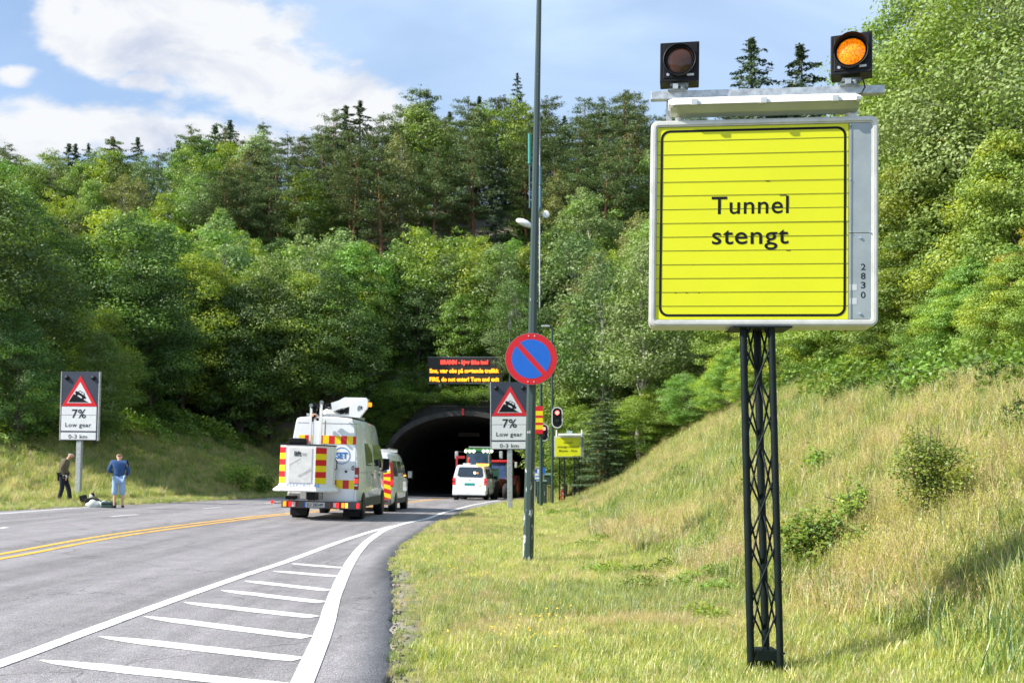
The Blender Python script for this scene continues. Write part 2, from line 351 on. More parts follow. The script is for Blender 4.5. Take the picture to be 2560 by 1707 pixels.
cx = ((XX[:-1, :-1]+XX[1:, 1:])/2).ravel(); cy = ((YY[:-1, :-1]+YY[1:, 1:])/2).ravel()
yl0 = (YY[:-1, :-1]).ravel(); yl1 = YY[1:, 1:].ravel()
keep = ~((np.abs(cx-TC) < TW+.55) & (yl1 > TY-.01) & (yl0 < TY-.005))
ground_me = np_mesh('ground', np.stack([XX, YY, ZZ], -1).reshape(-1, 3), F[keep], soil_mat(), smooth=True)
wood = np.clip((ZZ-road_z(np.clip(XX, -16, 8), YY)-np.where(XX > 0, capr(YY)-.25, 2.0))/1.0, 0, 1).ravel()
at_ = ground_me.attributes.new('wood', 'FLOAT', 'POINT'); at_.data.foreach_set('value', wood.astype(np.float32))
gv = np.clip(1.25-(XX-XR(YY))/.35-.9*np.maximum(0, -vnoise(XX, YY, .8))*3, 0, 1).ravel()
at_ = ground_me.attributes.new('gravel', 'FLOAT', 'POINT'); at_.data.foreach_set('value', gv.astype(np.float32))
tag(link('ground', ground_me), kind='structure')

# ---------------------------------------------------------------- road
def asphalt_mat(name='asphalt', base=.225):
    mt = bpy.data.materials.new(name); mt.use_nodes = True; t = mt.node_tree; b = t.nodes['Principled BSDF']; b.inputs['Roughness'].default_value = .78; b.inputs['Specular IOR Level'].default_value = .35
    co = t.nodes.new('ShaderNodeTexCoord')
    def no(s, d=5, dist=0, vec=None, rough=.6):
        n = t.nodes.new('ShaderNodeTexNoise'); n.inputs['Scale'].default_value = s; n.inputs['Detail'].default_value = d; n.inputs['Distortion'].default_value = dist; n.inputs['Roughness'].default_value = rough; t.links.new(vec or co.outputs['Object'], n.inputs['Vector']); return n.outputs['Fac']
    def ramp(f, p0, c0, p1, c1):
        r = t.nodes.new('ShaderNodeValToRGB'); t.links.new(f, r.inputs[0]); r.color_ramp.elements[0].position = p0; r.color_ramp.elements[0].color = (*c0, 1); r.color_ramp.elements[1].position = p1; r.color_ramp.elements[1].color = (*c1, 1); return r.outputs[0]
    def mul(a, b_):
        m_ = t.nodes.new('ShaderNodeMixRGB'); m_.blend_type = 'MULTIPLY'; m_.inputs[0].default_value = 1; t.links.new(a, m_.inputs[1]); t.links.new(b_, m_.inputs[2]); return m_.outputs[0]
    mp = t.nodes.new('ShaderNodeMapping'); mp.inputs['Scale'].default_value = (1.1, .06, 1); mp.inputs['Rotation'].default_value = (0, 0, R(-3)); t.links.new(co.outputs['Object'], mp.inputs['Vector'])
    big = ramp(no(1.3, 4, .3, mp.outputs[0]), .38, (base*.78, base*.76, base*.79), .60, (base*1.11, base*1.08, base*1.13))
    agg = ramp(no(150, 3), .36, (.45, .45, .46), .64, (1.6, 1.57, 1.55))
    mid = ramp(no(2.2, 8), .3, (.84, .84, .84), .7, (1.12, 1.12, 1.12))
    vo = t.nodes.new('ShaderNodeTexVoronoi'); vo.inputs['Scale'].default_value = 85; t.links.new(co.outputs['Object'], vo.inputs['Vector'])
    stones = ramp(vo.outputs['Color'], .1, (.7, .7, .7), .95, (1.35, 1.33, 1.3))
    vc = t.nodes.new('ShaderNodeTexVoronoi'); vc.feature = 'DISTANCE_TO_EDGE'; vc.inputs['Scale'].default_value = .32
    wv = t.nodes.new('ShaderNodeVectorMath'); wv.operation = 'ADD'; nz = t.nodes.new('ShaderNodeTexNoise'); nz.inputs['Scale'].default_value = 1.5; nz.inputs['Detail'].default_value = 8; t.links.new(co.outputs['Object'], nz.inputs['Vector']); t.links.new(co.outputs['Object'], wv.inputs[0]); t.links.new(nz.outputs['Color'], wv.inputs[1]); t.links.new(wv.outputs[0], vc.inputs['Vector'])
    crack = ramp(vc.outputs['Distance'], .002, (.55, .55, .55), .006, (1, 1, 1))
    spots = ramp(no(4.5, 2), .22, (.6, .6, .6), .30, (1, 1, 1))
    t.links.new(mul(mul(mul(mul(mul(big, agg), mid), stones), crack), spots), b.inputs['Base Color'])
    bp = t.nodes.new('ShaderNodeBump'); bp.inputs['Strength'].default_value = .55; bp.inputs['Distance'].default_value = .006; t.links.new(vo.outputs['Distance'], bp.inputs['Height']); t.links.new(bp.outputs[0], b.inputs['Normal'])
    return mt
mAsph = asphalt_mat()
ry = np.unique(np.concatenate([np.arange(-30, 30, .25), np.arange(30, 141, 1.0)]))
rows = []; NXR = 40
for y in ry:
    a, b = float(XL(y))-.35, float(XR(y)) + (.035*math.sin(y*9)+.04*float(vnoise(3, y, .33)))*(y < 40)
    if y > TY: a, b = TC-TW+.05+(y-TY)*.055, TC+TW-.05+(y-TY)*.055
    t_ = np.linspace(0, 1, NXR); X = a+(b-a)*t_; Z = road_z(X, y); Z = Z + 0.0
    rows.append(np.stack([X, np.full(NXR, y), Z], -1))
V = np.array(rows).reshape(-1, 3); ii = np.arange(len(ry)*NXR).reshape(len(ry), NXR)
F = np.stack([ii[:-1, :-1], ii[:-1, 1:], ii[1:, 1:], ii[1:, :-1]], -1).reshape(-1, 4)
# a real broken edge: drop the right rim down to the soil
rim = V.reshape(len(ry), NXR, 3)[:, -1].copy(); rim2 = rim.copy(); rim2[:, 2] -= .12; rim2[:, 0] += .03
n0 = len(V); V = np.vstack([V, rim2]); j = ii[:, -1]; k = n0+np.arange(len(ry))
F = np.vstack([F, np.stack([j[:-1], k[:-1], k[1:], j[1:]], -1)])
tag(link('road', np_mesh('road', V, F, mAsph, smooth=True)), kind='structure')

def worn(name, c, c2):
    mt = bpy.data.materials.new(name); mt.use_nodes = True; t = mt.node_tree; b = t.nodes['Principled BSDF']; b.inputs['Roughness'].default_value = .65
    co = t.nodes.new('ShaderNodeTexCoord'); a = t.nodes.new('ShaderNodeTexNoise'); a.inputs['Scale'].default_value = 55; a.inputs['Detail'].default_value = 6; a.inputs['Roughness'].default_value = .75; t.links.new(co.outputs['Object'], a.inputs['Vector'])
    a2 = t.nodes.new('ShaderNodeTexNoise'); a2.inputs['Scale'].default_value = 3; a2.inputs['Detail'].default_value = 8; t.links.new(co.outputs['Object'], a2.inputs['Vector'])
    ad = t.nodes.new('ShaderNodeMath'); ad.operation = 'ADD'; t.links.new(a.outputs['Fac'], ad.inputs[0]); t.links.new(a2.outputs['Fac'], ad.inputs[1])
    r = t.nodes.new('ShaderNodeValToRGB'); t.links.new(ad.outputs[0], r.inputs[0]); e = r.color_ramp.elements; e[0].position = .80; e[0].color = (*c2, 1); e[1].position = .92; e[1].color = (*c, 1)
    t.links.new(r.outputs[0], b.inputs['Base Color']); return mt
mLineW = worn('worn_white_paint', (.72, .72, .7), (.3, .3, .3)); mLineY = worn('worn_yellow_paint', (.78, .42, .05), (.4, .24, .06))
def smooth_line(pts, step=.5):
    P = [ground(a, b) if not isinstance(a, Vector) else a for a, b in pts]; out_ = []
    for i in range(len(P)-1):
        p0, p1, p2, p3 = P[max(i-1, 0)], P[i], P[i+1], P[min(i+2, len(P)-1)]
        n = max(2, int((p2-p1).length/step))
        for k in range(n):
            t = k/n
            out_.append(.5*((2*p1)+(p2-p0)*t+(2*p0-5*p1+4*p2-p3)*t*t+(3*p1-p0-3*p2+p3)*t**3))
    out_.append(P[-1]); return out_
def strip(P, wd, m_, name='road_marking', lift=.006, off=0., jag=0.):
    vs = []; fs = []
    for i, p in enumerate(P):
        d = P[min(i+1, len(P)-1)] - P[max(i-1, 0)]; d = Vector((d.x, d.y)).normalized(); n = Vector((-d.y, d.x))
        ww = wd[i] if isinstance(wd, list) else wd
        for s_ in (-1, 1):
            q = Vector((p.x, p.y)) + n*(off + s_*ww/2 + random.uniform(-jag, jag)); vs.append((q.x, q.y, float(road_z(q.x, q.y))+lift))
    fs = [[2*i, 2*i+1, 2*i+3, 2*i+2] for i in range(len(P)-1)]
    return np.array(vs), np.array(fs)
def mark(name, items, m_):
    V = []; F = []; o = 0
    for v, f in items: V.append(v); F.append(f+o); o += len(v)
    return tag(link(name, np_mesh(name, np.vstack(V), np.vstack(F), m_)), kind='structure')
def far(xy): x, y = xy; return (Vector((x, y, float(road_z(x, y)))), 0)
outer = smooth_line([(700, 1860), (755, 1707), (812, 1570), (840, 1480), (876, 1405), (908, 1363), (935, 1341), (968, 1322), (1020, 1306), (1066, 1297), (1107, 1282), (1158, 1268), (1208, 1257), far((.9, 69))])
inner = smooth_line([(-420, 1800), (0, 1660), (186, 1591), (425, 1503), (608, 1439), (723, 1401), (850, 1354), (930, 1328), (985, 1314)])
leftl = smooth_line([(-500, 1316), (0, 1284), (170, 1271), (319, 1261), (468, 1251), (697, 1240), far((-8.1, 69))])
yel = smooth_line([(-700, 1510), (0, 1391), (340, 1331), (712, 1285), far((-5.3, 45)), far((-4.3, 57)), far((-3.3, 70)), far((1.2, 140))])
mark('white_edge_line', [strip(outer, .155, mLineW, jag=.003), strip(inner, .15, mLineW, jag=.003), strip(leftl, .13, mLineW)], mLineW)
mark('yellow_centre_line', [strip(yel, .125, mLineY, off=.17), strip(yel, .125, mLineY, off=-.17)], mLineY)
Z2 = lambda a, b: (a/2.352, 1150+b/2.352)
bars = []
for (a, b) in [((-40, 1395), (1500, 1520)), ((235, 1177), (1700, 1333)), ((585, 1037), (1758, 1172)), ((850, 919), (1812, 1043)), ((1082, 836), (1852, 923)), ((1298, 764), (1897, 836)), ((1438, 709), (1937, 766)), ((1603, 651), (1987, 684)), ((1713, 608), (2022, 634))]:
    A = ground(*Z2(*a)); B = ground(*Z2(*b)); n = 12; P = [A.lerp(B, i/n) for i in range(n+1)]
    wd = [.02, .12, .17]+[.2]*(n-3)+[.17, .12]
    bars.append(strip(P, wd, mLineW, jag=.004, lift=.005))
mark('hatched_marking', bars, mLineW)
dash = []
for (a, b) in [((-40, 1326), (17, 1318)), ((276, 1291), (344, 1286)), ((508, 1270.5), (553, 1268)), ((663, 1258), (705, 1255.5)), ((-420, 1372), (-270, 1352))]:
    A = ground(*a); B = ground(*b); dash.append(strip([A.lerp(B, i/4) for i in range(5)], .13, mLineW))
mark('lane_dashes', dash, mLineW)
# crumbled asphalt and grit along the edge
V = []; F = []; o = 0
ico = bmesh.new(); bmesh.ops.create_icosphere(ico, subdivisions=1, radius=1); iv = np.array([v.co for v in ico.verts]); ifc = np.array([[v.index for v in f.verts] for f in ico.faces]); ico.free()
for i in range(1500):
    y = 5.2+rng.random()**1.6*30; x = float(XR(y)) + abs(rng.normal(0, .10)) - .03; r = rng.uniform(.004, .014)*(1+.5*(y > 12))
    z = max(G(x, y), float(road_z(x, y))-.05)
    V.append(iv*r*rng.uniform(.6, 1.3, (1, 3)) + rng.normal(0, r*.15, iv.shape) + (x, y, z+r*.3)); F.append(ifc+o); o += len(iv)
grit = link('grit', np_mesh('grit', np.vstack(V), np.vstack(F), M('grit_stone', (.1, .095, .09), .9, 0, .5, 30))); tag(grit, 'dark grit and crumbled asphalt lying along the road edge', 'gravel', kind='stuff')

# gravel track beyond the small yellow sign
P = [Vector((3.2, 50, 0)), Vector((5, 51.5, 0)), Vector((7.5, 53, 0)), Vector((10, 54.2, 0))]
vs = []; fs = []
for i, t in enumerate(np.linspace(0, 1, 26)):
    x = 3.2+t*5.8; yb = 49.5+t*2.2
    for k, u in enumerate(np.linspace(0, 1, 12)):
        y = yb+u*(4.6-2.5*t); vs.append((x, y, G(x, y)+.03))
fs = [[i*12+k, i*12+k+1, (i+1)*12+k+1, (i+1)*12+k] for i in range(25) for k in range(11)]
tag(link('gravel_track', np_mesh('gravel_track', vs, fs, M('pale_gravel', (.42, .38, .34), .95, 0, .25, 12, bump=.5))), kind='structure')

# ---------------------------------------------------------------- tunnel portal
def arch_profile(w_, hc, ha, n=18):
    # walls then a flattened arc; w_ half width, hc wall height, ha apex height
    pts = [(-w_, -1.2), (-w_, 0), (-w_, hc*.5)]
    for i in range(n+1):
        t = math.pi*(1-i/n); pts.append((w_*math.cos(t), hc+(ha-hc)*math.sin(t)**.92 if math.sin(t) > 0 else hc))
    return pts+[(w_, hc*.5), (w_, 0), (w_, -1.2)]
portal = thing('tunnel_portal', 'arched concrete road tunnel mouth cut into the wooded hill', 'tunnel', (TC, TY, float(road_z(TC, TY))))
inn = arch_profile(TW, 2.3, 5.72); outp = [(x*1.065, z*(1.06 if z > 0 else 1)) for x, z in inn]
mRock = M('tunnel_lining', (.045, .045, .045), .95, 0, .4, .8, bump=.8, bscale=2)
mb = MB(); n = len(inn); vs = []
for y in (-.75, .45):
    for a, b in zip(inn, outp): vs += [(a[0], y, a[1]), (b[0], y, b[1])]
fs = []
for i in range(n-1):
    a = 2*i; fs += [[a, a+1, a+3, a+2], [2*n+a, 2*n+a+2, 2*n+a+3, 2*n+a+1], [a, a+2, 2*n+a+2, 2*n+a], [a+1, 2*n+a+1, 2*n+a+3, a+3]]
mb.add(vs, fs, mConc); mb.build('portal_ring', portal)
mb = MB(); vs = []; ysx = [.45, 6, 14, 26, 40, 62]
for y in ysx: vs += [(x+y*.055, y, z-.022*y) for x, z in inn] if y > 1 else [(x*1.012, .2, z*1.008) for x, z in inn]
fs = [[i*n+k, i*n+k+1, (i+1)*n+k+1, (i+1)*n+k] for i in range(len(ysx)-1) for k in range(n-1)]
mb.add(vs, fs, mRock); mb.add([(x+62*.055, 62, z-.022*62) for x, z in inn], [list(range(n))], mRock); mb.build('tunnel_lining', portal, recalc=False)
mb = MB(); vs = []                          # face wall between ring and hill edge
for (x, z) in outp:
    q = max(abs(x)/(TW+1.6), max(z, .01)/6.75); vs += [(x, .1, z), (x/q if z > 0 else x*1.2, .1, z/q if z > 0 else z)]
fs = [[2*i, 2*i+1, 2*i+3, 2*i+2] for i in range(len(outp)-1)]
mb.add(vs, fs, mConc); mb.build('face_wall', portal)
mb = MB(); mb.bx(-.06, .06, -.8, -.74, 5.74, 6.2, mRed); mb.build('height_marker', portal)
mb = MB()                                   # faint far signs deep in the tunnel
mb.bx(-.8, .9, 8, 8.1, 4.55, 4.85, M('dim_panel', (.1, .09, .08), .8)); mb.build('ceiling_panel', portal)
# ---------------------------------------------------------------- text fitting
def capH():
    vs, _ = TXT('H', 1.); return max(b for a, b, c in vs)
def fit(mb, txt, x, z, y, width, cap, m_, bold=0., th=.002, sp_=1., lean=0.):
    vs, fs = TXT(txt, 1., 'LEFT', bold, sp_); x0 = min(a for a, b, c in vs); x1 = max(a for a, b, c in vs)
    sx = width/(x1-x0); sz = cap/capH()
    mb.add([(x-width/2+(a-x0)*sx + b*sz*lean, y-(c > 0)*th, z+b*sz) for a, b, c in vs], fs, m_); return mb
def rrect(x0, x1, z0, z1, r, n=6):
    P = []
    for cx_, cz_, a0 in ((x1-r, z1-r, 0), (x0+r, z1-r, 90), (x0+r, z0+r, 180), (x1-r, z0+r, 270)):
        for i in range(n+1): a = R(a0+90*i/n); P.append((cx_+r*math.cos(a), cz_+r*math.sin(a)))
    return P
def ring_plate(mb, P, Q, y0, y1, m_):
    n = len(P); vs = [(x, y0, z) for x, z in P]+[(x, y0, z) for x, z in Q]+[(x, y1, z) for x, z in P]+[(x, y1, z) for x, z in Q]
    fs = []
    for i in range(n):
        j = (i+1) % n; fs += [[i, j, n+j, n+i], [2*n+i, 3*n+i, 3*n+j, 2*n+j], [i, 2*n+i, 2*n+j, j], [n+i, n+j, 3*n+j, 3*n+i]]
    mb.add(vs, fs, m_); return mb

# ---------------------------------------------------------------- the large variable sign
D0 = 7.2; S0 = FPX/D0
base = Vector(((1908-1280)/S0, D0, G((1908-1280)/S0, D0)-.04))
sign = thing('variable_message_sign', 'large yellow Tunnel stengt sign on dark lattice post in the near grass', 'road sign', base)
hc = at(1903, 561, D0) - base
TH = Matrix.Translation(hc) @ Matrix.Rotation(R(-7), 4, 'Z') @ Matrix.Rotation(R(1.0), 4, 'Y') @ Matrix.Scale(.989, 4)
def HB(): m_ = MB(); m_.T = TH; return m_
hx = lambda px: (px-1904)/343.2
hz = lambda py: (562-py)/345.7
mb = HB(); mb.bx(-.79, .79, -.055, .13, -.735, .735, mGreyP); mb.build('cabinet', sign)
mb = HB(); mFrame = M('white_enamel_frame', (.56, .56, .53), .35, .2, .16, 7)
O = rrect(-.815, .815, -.765, .765, .05); I = rrect(-.768, .768, -.718, .718, .012)
ring_plate(mb, O, I, -.078, .15, mFrame)
Q = rrect(-.805, .805, -.755, .755, .045); Q2 = rrect(-.778, .778, -.728, .728, .02); ring_plate(mb, Q, Q2, -.086, -.078, mFrame)
fr = mb.build('frame', sign)
bv = fr.modifiers.new('bevel', 'BEVEL'); bv.width = .008; bv.segments = 2; bv.limit_method = 'ANGLE'
# yellow rotating slats
mb = HB()
zs = [.716]+[.613-.1025*i for i in range(13)]+[-.716]
for i in range(14):
    a, b = zs[i], zs[i+1]; dy = rng.uniform(-.0006, .0006); til = rng.uniform(-.0008, .0008)
    mb.add([(-.766, -.070+dy, b+.0014), (.608, -.070+dy+til, b+.0014), (.608, -.070+dy+til, a-.0014), (-.766, -.070+dy, a-.0014), (-.766, -.05, b+.0014), (.608, -.05, b+.0014), (.608, -.05, a-.0014), (-.766, -.05, a-.0014)],
           [[0, 1, 2, 3], [4, 7, 6, 5], [0, 4, 5, 1], [3, 2, 6, 7], [0, 3, 7, 4], [1, 5, 6, 2]], mYel)
face = mb.build('sign_face', sign); face['label'] = 'yellow face of fourteen horizontal slats'
mb = HB(); ring_plate(mb, rrect(-.742, .592, -.694, .694, .065), rrect(-.725, .575, -.677, .677, .052), -.0722, -.0712, mInk)
mb.build('black_border', face)
mb = HB()
fit(mb, 'Tunnel', -.09, .063, -.0716, .553, .127, mInk, bold=.007, th=.0004, sp_=1.06)
fit(mb, 'stengt', -.088, -.160, -.0716, .548, .127, mInk, bold=.007, th=.0004, sp_=1.06)
mb.build('lettering', face)
mSeam = M('slat_gap', (.03, .035, .01), .8)
mb = HB()
for z in zs[1:-1]: mb.bx(-.766, .608, -.0728, -.0715, z-.0012, z+.0012, mSeam)
for (x, w_, z) in [(.17, .03, -.208-.0), (.12, .05, .10+.1), (-.63, .012, -.514), (-.55, .014, -.514), (-.46, .012, -.514), (-.08+.1, .03, .306)]: mb.bx(x, x+w_, -.0729, -.0714, z-.006, z, mSeam)
mb.build('slat_seam', face)
mb = HB(); mSide = M('grey_side_panel', (.30, .345, .36), .38, .25, .12, 5)
mb.bx(.612, .768, -.074, -.05, -.088, .716, mSide, .002); mb.bx(.612, .768, -.074, -.05, -.716, -.092, mSide, .002)
mb.bx(.624, .628, -.079, -.074, -.71, .71, mGreyP)
sd = mb.build('side_panel', sign)
mb = HB()
for ch, z in zip('2830', (-.337, -.403, -.469, -.54)): fit(mb, ch, .712, z-.022, -.0745, .032, .044, mInk, bold=.005, th=.001)
mb.build('lettering', sd)
mb = HB(); mPatch = M('pale_sticker', (.5, .53, .56), .4)
mb.bx(.618, .668, -.0755, -.0742, -.506, -.463, mPatch); mb.build('sticker', sd); mb = HB(); mb.bx(.618, .668, -.0755, -.0742, -.607, -.563, mPatch); mb.build('sticker', sd)
mb = HB()
for x, z in ((.69, -.125), (.688, -.675), (.762, -.09), (.62, .70), (.62, .3), (.62, -.085)): mb.disc((x, -.084, z), .009 if x > .65 and x < .7 else .005, mChrome, 12, th=.01)
mb.build('screw', sd)
# crossbar, stubs, lamp
mb = HB(); mb.bx(-.818, .878, .0, .06, .96, 1.02, mGalv, .004); mb.bx(-.70, -.66, .06, .12, .6, 1.0, mGalv); mb.bx(.66, .70, .06, .12, .6, 1.0, mGalv); mb.build('crossbar', sign)
for x in (-.61, .617):
    mb = HB(); mb.tube((x, -.03, .74), (x, -.03, .86), .027, mWhite, n=20); mb.tube((x, -.03, .80), (x, -.03, .82), .030, mGreyP, n=20); mb.build('lamp_stub', sign)
mb = HB()
def trough(mb, x0, x1, prof, m_, inset=.04):
    n = len(prof); zc = sum(p[1] for p in prof)/n; yc = sum(p[0] for p in prof)/n
    A = [(x0, yc+(y-yc)*.7, zc+(z-zc)*.6) for y, z in prof]; B = [(x0+inset, y, z) for y, z in prof]; C_ = [(x1-inset, y, z) for y, z in prof]; Dd = [(x1, yc+(y-yc)*.7, zc+(z-zc)*.6) for y, z in prof]
    vs = A+B+C_+Dd; fs = [list(range(n))[::-1], list(range(3*n, 4*n))]
    for k in range(3):
        for i in range(n): j = (i+1) % n; fs.append([k*n+i, k*n+j, (k+1)*n+j, (k+1)*n+i])
    mb.add(vs, fs, m_)
trough(mb, -.69, .685, [(-.16, .855), (-.155, .885), (-.11, .922), (.0, .932), (.02, .855)], mWhite)
lampo = mb.build('strip_light', sign)
mDiff = M('clear_lamp_cover', (.55, .58, .36), .15, 0, .1, 3, trans=.45)  # yellowish reflections on the clear cover are put into its base colour
mb = HB(); trough(mb, -.675, .67, [(-.155, .853), (-.12, .805), (-.03, .80), (.0, .853)], mDiff, .05); mb.build('lamp_cover', lampo)
for x in (-.505, -.01, .495): mb = HB(); mb.bx(x-.026, x+.026, -.172, -.158, .845, .892, mAlu, .006); mb.build('clip', lampo)
for (x, z, yaw, lit) in ((-.607, 1.216, -3, False), (.641, 1.236, -14, True)):
    m_ = MB(); m_.T = TH @ Matrix.Translation((x, .0, z)) @ Matrix.Rotation(R(yaw), 4, 'Z')
    m_.bx(-.144, .144, -.06, .09, -.148, .148, mBlack, .006); m_.bx(-.118, .128, -.066, -.058, -.122, .132, mBlack, .003)
    hd = m_.build('flashing_light', sign); hd['label'] = 'lit amber flashing light' if lit else 'unlit amber flashing light'
    m_ = MB(); m_.T = TH @ Matrix.Translation((x, .0, z)) @ Matrix.Rotation(R(yaw), 4, 'Z')
    m_.lathe([(.120, -.062), (.122, -.092), (.114, -.094), (.110, -.066)], mBlack, 'Y', (0, 0, .008), 40); m_.lathe([(.108, -.066), (.104, -.082), (.098, -.08)], mBlack, 'Y', (0, 0, .008), 40)
    if lit:                                       # half visor over the lit lens
        vs = []; fs = []
        for i in range(25):
            a = R(-5+190*i/24); dd = .05*math.sin(max(0, min(math.pi, a)))**.6+.002
            vs += [(.116*math.cos(a), -.09, .008+.116*math.sin(a)), (.122*math.cos(a), -.09-dd, .008+.122*math.sin(a))]
        for i in range(24): fs.append([2*i, 2*i+1, 2*i+3, 2*i+2])
        m_.add(vs, fs, mBlack, True)
    m_.build('lens_hood', hd)
    m_ = MB(); m_.T = TH @ Matrix.Translation((x, .0, z)) @ Matrix.Rotation(R(yaw), 4, 'Z')
    if lit:
        ml = bpy.data.materials.new('lit_amber_lens'); ml.use_nodes = True; t = ml.node_tree; b = t.nodes['Principled BSDF']; b.inputs['Roughness'].default_value = .25
        vo = t.nodes.new('ShaderNodeTexVoronoi'); vo.inputs['Scale'].default_value = 95; co = t.nodes.new('ShaderNodeTexCoord'); t.links.new(co.outputs['Object'], vo.inputs['Vector'])
        rp = t.nodes.new('ShaderNodeValToRGB'); rp.color_ramp.elements[0].color = (1, .32, .004, 1); rp.color_ramp.elements[1].color = (.5, .09, .001, 1); rp.color_ramp.elements[1].position = .75; t.links.new(vo.outputs['Distance'], rp.inputs[0])
        t.links.new(rp.outputs[0], b.inputs['Base Color']); t.links.new(rp.outputs[0], b.inputs['Emission Color']); b.inputs['Emission Strength'].default_value = .55
        m_.lathe([(.0001, -.098), (.04, -.094), (.075, -.084), (.0985, -.068)], ml, 'Y', (0, 0, .008), 36)
    else:
        m_.lathe([(.0001, -.088), (.04, -.085), (.075, -.078), (.0985, -.066)], M('unlit_brown_lens', (.055, .022, .012), .12, 0, .3, 8), 'Y', (0, 0, .008), 36)
    m_.build('lens', hd)
    m_ = MB(); m_.T = TH @ Matrix.Translation((x, .0, z)) @ Matrix.Rotation(R(yaw), 4, 'Z')
    m_.disc((-.084, -.07, -.096), .012, mChrome, 16, th=.006); m_.bx(.056, .106, -.069, -.0665, -.112, -.096, mPatch); m_.build('latch', hd)
    m_ = HB(); m_.bx(x-.07, x+.065, -.03, .06, 1.045, 1.068, mGreyP); m_.bx(x-.05, x-.012, -.05, .05, 1.02, 1.055, mGalv); m_.bx(x-.085, x+.05, -.03, .07, 1.015, 1.028, mGreyP); m_.tube((x+.02, -.02, 1.02), (x+.02, -.02, 1.05), .022, mGreyP); m_.build('bracket', sign)
m_ = HB(); m_.path([(.68, -.05, 1.06), (.71, -.07, 1.03), (.722, -.07, .98), (.70, -.06, .94), (.655, -.04, .925)], .006, mBlack, 6); m_.build('cable', sign)
# lattice post
def rp_(px, z, y=0): return Vector(((px-1280)*(D0+y)/FPX - base.x, y, z - base.z))
zt, zb = 2.43, base.z-.15
mb = MB(); A0, A1 = rp_(1861, zt, -.08), rp_(1873, zb, -.08); B0, B1 = rp_(1932, zt, -.1), rp_(1946, zb, -.1); C0, C1 = rp_(1896, zt, .1), rp_(1911, zb, .1)
for p, q, r in ((A0, A1, .026), (B0, B1, .025), (C0, C1, .028)): 
    m_ = MB(); m_.tube(p, q, r, mLatt, n=14); m_.build('post_chord', sign)
def L3(p, q, t): return p.lerp(q, t)
for (P0, P1, Q0, Q1, ph) in ((A0, A1, B0, B1, 0.), (A0, A1, C0, C1, .5), (C0, C1, B0, B1, .5)):
    m_ = MB(); n = 11; hh = (zt-zb)
    for k in range(-1, 6):
        for flip in (0, 1):
            z0, z1 = .115+(k+ph)*.47, .115+(k+1+ph)*.47
            if z0 < 0: z0_ = 0
            t0, t1 = max(0, z0/hh), min(.93, z1/hh)
            if t1-t0 < .02: continue
            f0 = (t0*hh-z0)/.47; f1 = (t1*hh-z0)/.47
            X0, Y0 = (P0, Q0) if not flip else (Q0, P0); X1, Y1 = (P1, Q1) if not flip else (Q1, P1)
            a = L3(X0, X1, t0).lerp(L3(Y0, Y1, t0), f0); b = L3(X0, X1, t1).lerp(L3(Y0, Y1, t1), f1)
            off = Vector((0, -.006 if flip else .006, 0)); m_.tube(a+off, b+off, .0078, mLatt, n=6)
            if f0 == 0 and t0 > 0: m_.tube(a-Vector((0, 0, .03)), a+Vector((0, 0, .03)), .012, mLatt, n=6)
    m_.build('lacing', sign)
mb = MB(); mb.tube(rp_(1943, 1.55, -.11), rp_(1951, zb, -.11), .007, mLatt, n=8); mb.tube(rp_(1939, 1.35, -.12), rp_(1947, zb, -.12), .005, mBlack, n=6)
for z in (.62, .12): c = rp_(1945 if z > .5 else 1949, z, -.115); mb.box(c, (.04, .03, .01), mLatt)
mb.build('conduit', sign)
mb = MB(); c = rp_(1906, .10, -.02); mb.box(c, (.15, .16, .075), mLatt, .004); mb.build('base_box', sign)
for a_ in (1873, 1944): mb = MB(); mb.box(rp_(a_, -.02, -.09), (.07, .09, .05), mLatt, .004); mb.build('foot_plate', sign)
mb = MB(); mb.box(rp_(1899, zt-.0, 0), (.42, .28, .012), mLatt); mb.build('top_plate', sign)

# ---------------------------------------------------------------- tall lamp post with its no parking sign
Dp = 15.0; Sp = FPX/Dp
def post_mat():
    mt = bpy.data.materials.new('chipped_green_paint'); mt.use_nodes = True; t = mt.node_tree; b = t.nodes['Principled BSDF']; b.inputs['Roughness'].default_value = .38
    co = t.nodes.new('ShaderNodeTexCoord'); mp = t.nodes.new('ShaderNodeMapping'); mp.inputs['Scale'].default_value = (1, 1, .35); t.links.new(co.outputs['Object'], mp.inputs['Vector'])
    n = t.nodes.new('ShaderNodeTexNoise'); n.inputs['Scale'].default_value = 11; n.inputs['Detail'].default_value = 5; n.inputs['Roughness'].default_value = .6; t.links.new(mp.outputs[0], n.inputs['Vector'])
    s = t.nodes.new('ShaderNodeSeparateXYZ'); t.links.new(co.outputs['Object'], s.inputs[0])
    mr = t.nodes.new('ShaderNodeMapRange'); t.links.new(s.outputs['Z'], mr.inputs['Value']); mr.inputs['From Min'].default_value = 0; mr.inputs['From Max'].default_value = 2.2; mr.inputs['To Min'].default_value = .17; mr.inputs['To Max'].default_value = -.06
    a = t.nodes.new('ShaderNodeMath'); a.operation = 'ADD'; t.links.new(n.outputs['Fac'], a.inputs[0]); t.links.new(mr.outputs[0], a.inputs[1])
    r = t.nodes.new('ShaderNodeValToRGB'); t.links.new(a.outputs[0], r.inputs[0]); e = r.color_ramp.elements; e[0].position = .655; e[0].color = (.038, .06, .055, 1); e[1].position = .675; e[1].color = (.42, .46, .47, 1)
    t.links.new(r.outputs[0], b.inputs['Base Color']); return mt
pb = Vector(((1319.5-1280)/Sp, Dp, G(.24, Dp)-.12))
post = thing('lamp_post', 'tall green steel lamp post with chipped paint, rising out of frame', 'lamp post', pb, rot=(R(-.2), R(1.17), 0))
mb = MB(); mb.tube((0, 0, -.2), (0, 0, 9.8), .087, post_mat(), r2=.034, n=8, smooth=False, rot=R(12)); pole = mb.build('pole', post)
